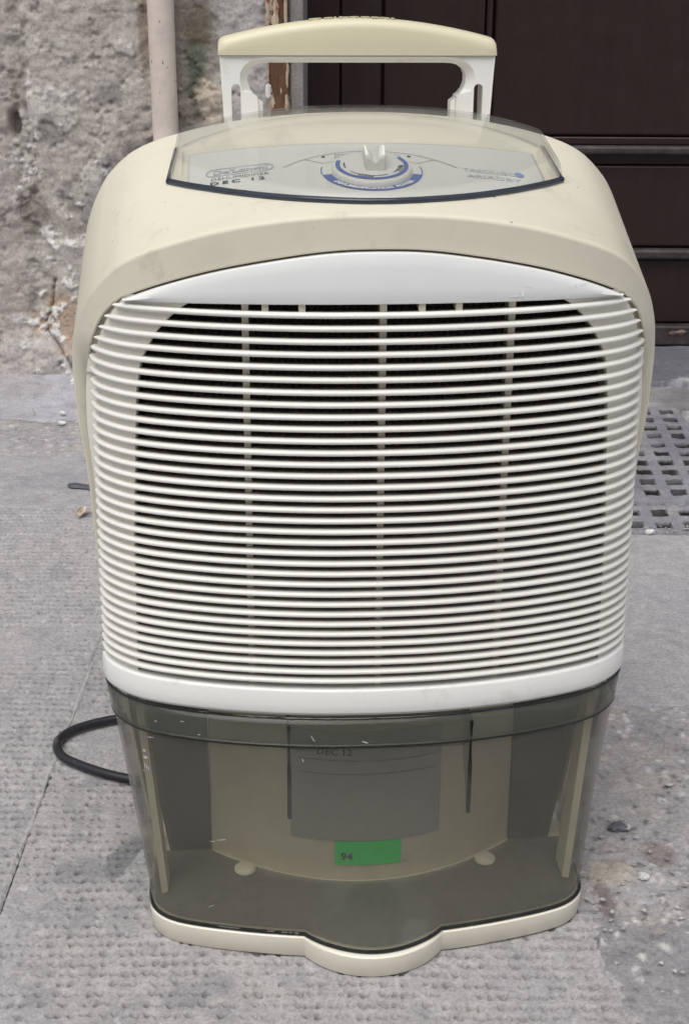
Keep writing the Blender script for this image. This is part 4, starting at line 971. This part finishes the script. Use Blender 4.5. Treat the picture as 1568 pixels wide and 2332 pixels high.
# --- what stands behind the tank: curved inner wall, side cheeks, plates painted dark for the shaded gaps
def bay_y(x): return 0.043 + 3.6 * x * x
def build_bay():
    R = []
    for x in np.linspace(-0.1135, 0.1135, 61): R.append([(x, bay_y(x) + 0.010, z) for z in (0.0186,)] + [(x, bay_y(x) + 0.010, z) for z in (0.06, 0.12, 0.183)] + [(x, 0.155, 0.183), (x, 0.155, 0.0186)])
    bay = rings('tank_bay', R, 'cream', U, True, True, True, 40)
    for s in (-1, 1):
        V = [(s * 0.1560, 0.052, 0.166), (s * 0.1610, 0.050, 0.166), (s * 0.1485, 0.040, 0.022), (s * 0.1440, 0.042, 0.022), (s * 0.1560, 0.070, 0.166), (s * 0.1610, 0.070, 0.166), (s * 0.1485, 0.065, 0.022), (s * 0.1440, 0.065, 0.022)]
        obj('guide_rail', V, [(0, 1, 2, 3), (4, 7, 6, 5), (0, 4, 5, 1), (1, 5, 6, 2), (2, 6, 7, 3), (3, 7, 4, 0)], 'cream', bay, 0)
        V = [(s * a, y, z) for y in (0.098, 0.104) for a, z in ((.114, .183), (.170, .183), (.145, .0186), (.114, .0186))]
        obj('gap_shade_plate', V, [(0, 1, 2, 3), (4, 7, 6, 5), (0, 4, 5, 1), (1, 5, 6, 2), (2, 6, 7, 3), (3, 7, 4, 0)], 'void', bay, 0)
    box('bay_roof', -0.1575, 0.1575, 0.040, 0.150, 0.1838, 0.1860, 'cream', bay)
    def sticker(name, x0, x1, zt, zb, mat, y_lift, sag=0.0):
        n = 24; V = []
        for i in range(n):
            x = x0 + (x1 - x0) * i / (n - 1); V += [(x, bay_y(x) + 0.010 - y_lift, zb), (x, bay_y(x) + 0.010 - y_lift, zt)]
        o = obj(name, V, [(2 * i, 2 * i + 2, 2 * i + 3, 2 * i + 1) for i in range(n - 1)], mat, bay, 0); solidify(o, 0.0003, 0); return o
    sticker('rating_label', -0.0545, 0.0545, 0.142, 0.052, 'label', 0.0008)
    sticker('green_sticker', -0.0225, 0.0260, 0.0515, 0.0315, 'green', 0.0008)
    V2, F2 = text_mesh('DEC 12', 0.0075, 1.05, 0.00025); V3 = [(x - 0.036, bay_y(x - 0.036) + 0.010 - 0.0012, y + 0.1235) for x, y in V2]; obj('label_lettering', V3, F2, 'darkink', bay, 0)
    V2, F2 = text_mesh('94', 0.0085, 1.05, 0.0003); V3 = [(x - 0.0185, bay_y(x - 0.0185) + 0.010 - 0.0012, y + 0.0360) for x, y in V2]; obj('label_lettering', V3, F2, 'darkink', bay, 0)
    for z in (0.132, 0.119, 0.108): sticker('printed_line', -0.050, 0.050, z + 0.0003, z - 0.0003, 'ink', 0.0011)
    # two round locating studs on the tray
    for x in (-0.0885, 0.091):
        R = [[(x + r * math.cos(a), bay_y(x) - 0.004 + r * math.sin(a), z) for a in np.linspace(0, 2 * math.pi, 24, endpoint=False)] for r, z in ((.0080, .0185), (.0080, .0225), (.0066, .0238), (.003, .0245))]
        rings('locating_stud', R, 'cream', bay, True, False, True, 50)
build_bay()

# --- smoked water tank
def tank_ring(z, off=0.0, n=110, yback=0.118):
    t = (z - 0.016) / (0.182 - 0.016); t = max(0, min(1, t))
    top = PL.copy(); top[:, 0] *= 1.0; top = top - normals2(top) * (-0.0012); a = half_resample(BS, n); b = half_resample(top, n)
    g = t ** 0.92; p = a * (1 - g) + b * g; nn = normals2(p); q = p - nn * off
    k = max(0.0, 1 - t / 0.45); g2 = min(1.0, max(0.0, (t - 0.005) / 0.12))
    if k > 0: q[:, 1] -= np.array([k * k * ((1 - g2) * bump_y(x) + g2 * 0.0236 * math.exp(-(x / 0.030) ** 2)) for x in p[:, 0]])
    q[0, 0] = 0
    half = np.vstack([q, [(q[-1, 0], yback)]]); return [(x, y, z) for x, y in np.vstack([(half * (-1, 1))[:0:-1], half])]
def build_tank():
    zs = [0.0190] + list(np.linspace(0.0206, 0.1625, 40)); R = [tank_ring(z, -0.0008) for z in zs]
    n = len(R[0]); V = [p for r in R for p in r]; F = grid_faces(n, len(R))
    tank = obj('water_tank', V, F, 'tank', U, 30); solidify(tank, 0.0018, 1 if False else -1)
    # deeper rim around the top
    R = [tank_ring(z, o) for z, o in ((0.1605, -0.0006), (0.1612, 0.0003), (0.163, 0.0006), (0.172, 0.0006), (0.1815, 0.0004))]
    rim = rings('tank_rim', R, 'tankrim', tank, False, smooth=30); solidify(rim, 0.0016, -1)
    tube('rim_edge', [(x, y, z) for x, y, z in tank_ring(0.1612, 0.0002)][1:-1], 0.0007, 'tankedge', tank, 6)
    tube('rim_edge', [(x, y, z) for x, y, z in tank_ring(0.1822, 0.0002)][1:-1], 0.0009, 'tankedge', tank, 6)
    tube('bottom_edge', [(x, y, z) for x, y, z in tank_ring(0.0198, -0.0004)][1:-1], 0.0014, 'tankedge', tank, 6)
    # floor and rear wall of the tank
    fr = tank_ring(0.0212, -0.0032); m_ = [p for p in fr if p[1] < 0.075]
    rear = [(x, bay_y(x) + 0.004 if abs(x) < 0.112 else 0.095, 0.0212) for x in np.linspace(m_[-1][0], m_[0][0], 70)]
    P = m_ + rear; bm = bmesh.new(); f = bm.faces.new([bm.verts.new(p) for p in P]); bmesh.ops.triangulate(bm, faces=[f]); me = bpy.data.meshes.new('tank_floor'); bm.to_mesh(me); bm.free(); me.materials.append(M['tankfloor'])
    fl = bpy.data.objects.new('tank_floor', me); C.objects.link(fl); fl.parent = tank
    V = []; xs = np.linspace(-0.150, 0.150, 81)
    for x in xs:
        y = (bay_y(x) + 0.0045) if abs(x) < 0.112 else 0.0926
        V += [(x * (0.955 + 0.0 * x), y, 0.0215), (x * 1.03, y, 0.160)]
    obj('tank_rear_wall', V, [(2 * i, 2 * i + 1, 2 * i + 3, 2 * i + 2) for i in range(80)], 'tankrear', tank, 30)
    # finger pocket and its two triangular webs
    box('finger_pocket', -0.0575, 0.0655, 0.006, 0.034, 0.1535, 0.1800, 'tank', tank, 0.006)
    for x in (-0.0570, 0.0655):
        V = [(x - 0.0009, 0.0050, 0.176), (x - 0.0009, 0.047, 0.176), (x - 0.0009, 0.036, 0.150), (x - 0.0009, 0.0085, 0.1045), (x - 0.0009, 0.0045, 0.1045)]
        V += [(x + 0.0009, y, z) for _, y, z in V]
        obj('web', V, [(0, 1, 2, 3, 4), (9, 8, 7, 6, 5)] + [(i, i + 5, (i + 1) % 5 + 5, (i + 1) % 5) for i in range(5)], 'tankrim', tank, 0)
        tube('web_edge', [(x, 0.0047, 0.176), (x, 0.0042, 0.14), (x, 0.0048, 0.1045)], 0.0015, 'tankedge', tank, 6)
    # scratches worn into the front
    def surf(x, z):
        r = tank_ring(z, 0.0); r = np.array(r[1:-1]); return float(np.interp(x, r[:, 0], r[:, 1])) - 0.0013
    for x, z, dx, dz, rot in [(-.155, .146, .0018, .0022, .2), (-.1545, .141, .0022, .0018, -.1), (-.1552, .134, .0006, .003, 0), (-.1538, .1335, .0005, .003, 0), (-.1525, .133, .0005, .0026, 0), (-.156, .130, .0005, .001, 0), (-.0065, .1655, .0036, .0008, -.35), (-.041, .1680, .0005, .004, .5), (-.150, .1575, .0040, .0004, .15), (-.110, .0865, .0030, .0004, .15), (-.1030, .0885, .0050, .0004, .2), (-.112, .036, .0035, .0004, .5), (-.146, .171, .0015, .0004, 0), (-.128, .174, .002, .0004, 0), (-.117, .166, .0018, .0004, 0), (-.048, .152, .0005, .002, .2)]:
        o_ = 0.0009 if z > 0.162 else 0.0; dx, dz = dx * 0.8, dz * 0.75; c, s = math.cos(rot), math.sin(rot); P = []
        for a in np.linspace(0, 2 * math.pi, 7, endpoint=False):
            u, v = dx * math.cos(a) * random.uniform(.5, 1.1), dz * math.sin(a) * random.uniform(.5, 1.1); P.append((x + u * c - v * s, 0, z + u * s + v * c))
        P = [(px, surf(px, pz) - o_ + 0.0005, pz) for px, _, pz in P]
        sc = obj('scratch', P, [tuple(range(7))], 'tankscuff', tank, 0); solidify(sc, 0.0002, 0)
build_tank()

# --- power cord looping out on the ground (unit-local coordinates)
def w2l(x, y, z):
    c, s = math.cos(rad(4.17)), math.sin(rad(4.17)); dx, dy = x - 0.021, y; return (dx * c + dy * s, -dx * s + dy * c, z)
cp_ = [(-0.02, 0.245, 0.09), (-0.03, 0.30, 0.03), (-0.08, 0.335, 0.006), (-0.15, 0.328, 0.0052), (-0.20, 0.316, 0.0052), (-0.228, 0.304, 0.0052), (-0.246, 0.288, 0.0055), (-0.252, 0.268, 0.0056), (-0.244, 0.248, 0.0054), (-0.228, 0.235, 0.0052), (-0.208, 0.223, 0.0052), (-0.188, 0.214, 0.0052), (-0.165, 0.208, 0.0052), (-0.12, 0.205, 0.0052), (-0.06, 0.205, 0.0052)]
P = catmull([w2l(*p) for p in cp_], 110); tube('power_cord', P, 0.0039, 'rubber', U, 12)

# ================================================================== SMALL THINGS ON THE GROUND
def lump_thing(name, x, y, z, sx, sy, sz, mat, label, cat, seed, group=None, rot=0.0):
    bm = bmesh.new(); bmesh.ops.create_icosphere(bm, subdivisions=2, radius=1.0); r = random.Random(seed)
    for v in bm.verts:
        k = 0.75 + 0.5 * r.random(); v.co = Vector((v.co.x * sx * k, v.co.y * sy * k, v.co.z * sz * k))
    me = bpy.data.meshes.new(name); bm.to_mesh(me); bm.free(); me.materials.append(M[mat]); o = bpy.data.objects.new(name, me); C.objects.link(o)
    o.location = (x, y, z); o.rotation_euler = (0, 0, rot); return tag(o, label, cat, group)
lump_thing('plaster_crumb', -0.438, 1.405, 0.012, 0.009, 0.006, 0.006, 'crumb', 'largest white plaster crumb, at the foot of the stone wall', 'crumb', 1, 'white plaster crumbs')
lump_thing('plaster_crumb', -0.432, 1.262, 0.004, 0.005, 0.004, 0.003, 'crumb', 'white crumb on the smooth concrete between wall and mortar strip', 'crumb', 2, 'white plaster crumbs')
lump_thing('plaster_crumb', -0.424, 1.212, 0.004, 0.006, 0.004, 0.003, 'crumb', 'white crumb lying on the back edge of the rough mortar strip', 'crumb', 3, 'white plaster crumbs')
lump_thing('plaster_crumb', 0.372, 0.786, 0.003, 0.006, 0.004, 0.004, 'crumb', 'white crumb at the front edge of the slotted drain cover', 'crumb', 4, 'white plaster crumbs')
lump_thing('pebble', 0.2275, 0.0775, 0.005, 0.0042, 0.0034, 0.003, 'crumb', 'pale pebble beside the brownish mortar patch right of the tank', 'pebble', 5)
lump_thing('stone_chip', 0.221, 0.148, 0.002, 0.008, 0.006, 0.003, 'sill', 'dark bluish stone chip stuck in the rough concrete right of the tank', 'stone chip', 6)
# flattened dark scrap
R = []
for t in np.linspace(0, 1, 16):
    x = -0.366 + 0.045 * t; y = 0.941 - 0.007 * t + 0.0015 * math.sin(7 * t); hw = 0.0062 * (min(1, 5 * t, 5 * (1 - t)) ** 0.5) * (1 + 0.2 * math.sin(9 * t)); z = 0.004
    R.append([(x, y - hw, z - 0.002), (x + .001, y - hw * .6, z + 0.0012), (x + .001, y + hw * .6, z + 0.0014), (x, y + hw, z - 0.002)])
M['scrap'] = plastic('dark_grey_rubber', (0.075, 0.075, 0.09), 0.6)
tag(rings('rubber_scrap', R, 'scrap', None, True, True, True, 40), 'flattened dark grey rubber scrap on the paving left of the dehumidifier', 'scrap')
# curled dry leaf
R = []
for t in np.linspace(0, 1, 14):
    c = math.sin(math.pi * t); hw = 0.0055 * c ** 0.7 + 0.0002; x = -0.331 + 0.007 * t; y = 0.825 + 0.024 * t; z = 0.003 + 0.005 * t * t
    R.append([(x - hw, y, z + hw * .9), (x - hw * .5, y, z + .0008), (x, y, z), (x + hw * .5, y, z + .0008), (x + hw, y, z + hw * .8), (x + hw * .5, y, z + .0014), (x, y, z + .0006), (x - hw * .5, y, z + .0014)])
M['leaf'] = plastic('dry_leaf', (0.30, 0.22, 0.15), 0.7, dirt=(0.6, 0.55, 0.47), dirt_scale=120, dirt_lo=0.45, dirt_hi=0.6)
tag(rings('dry_leaf', R, 'leaf', None, True, True, True, 60), 'tiny curled brown dry leaf close to the grille on the left', 'leaf')
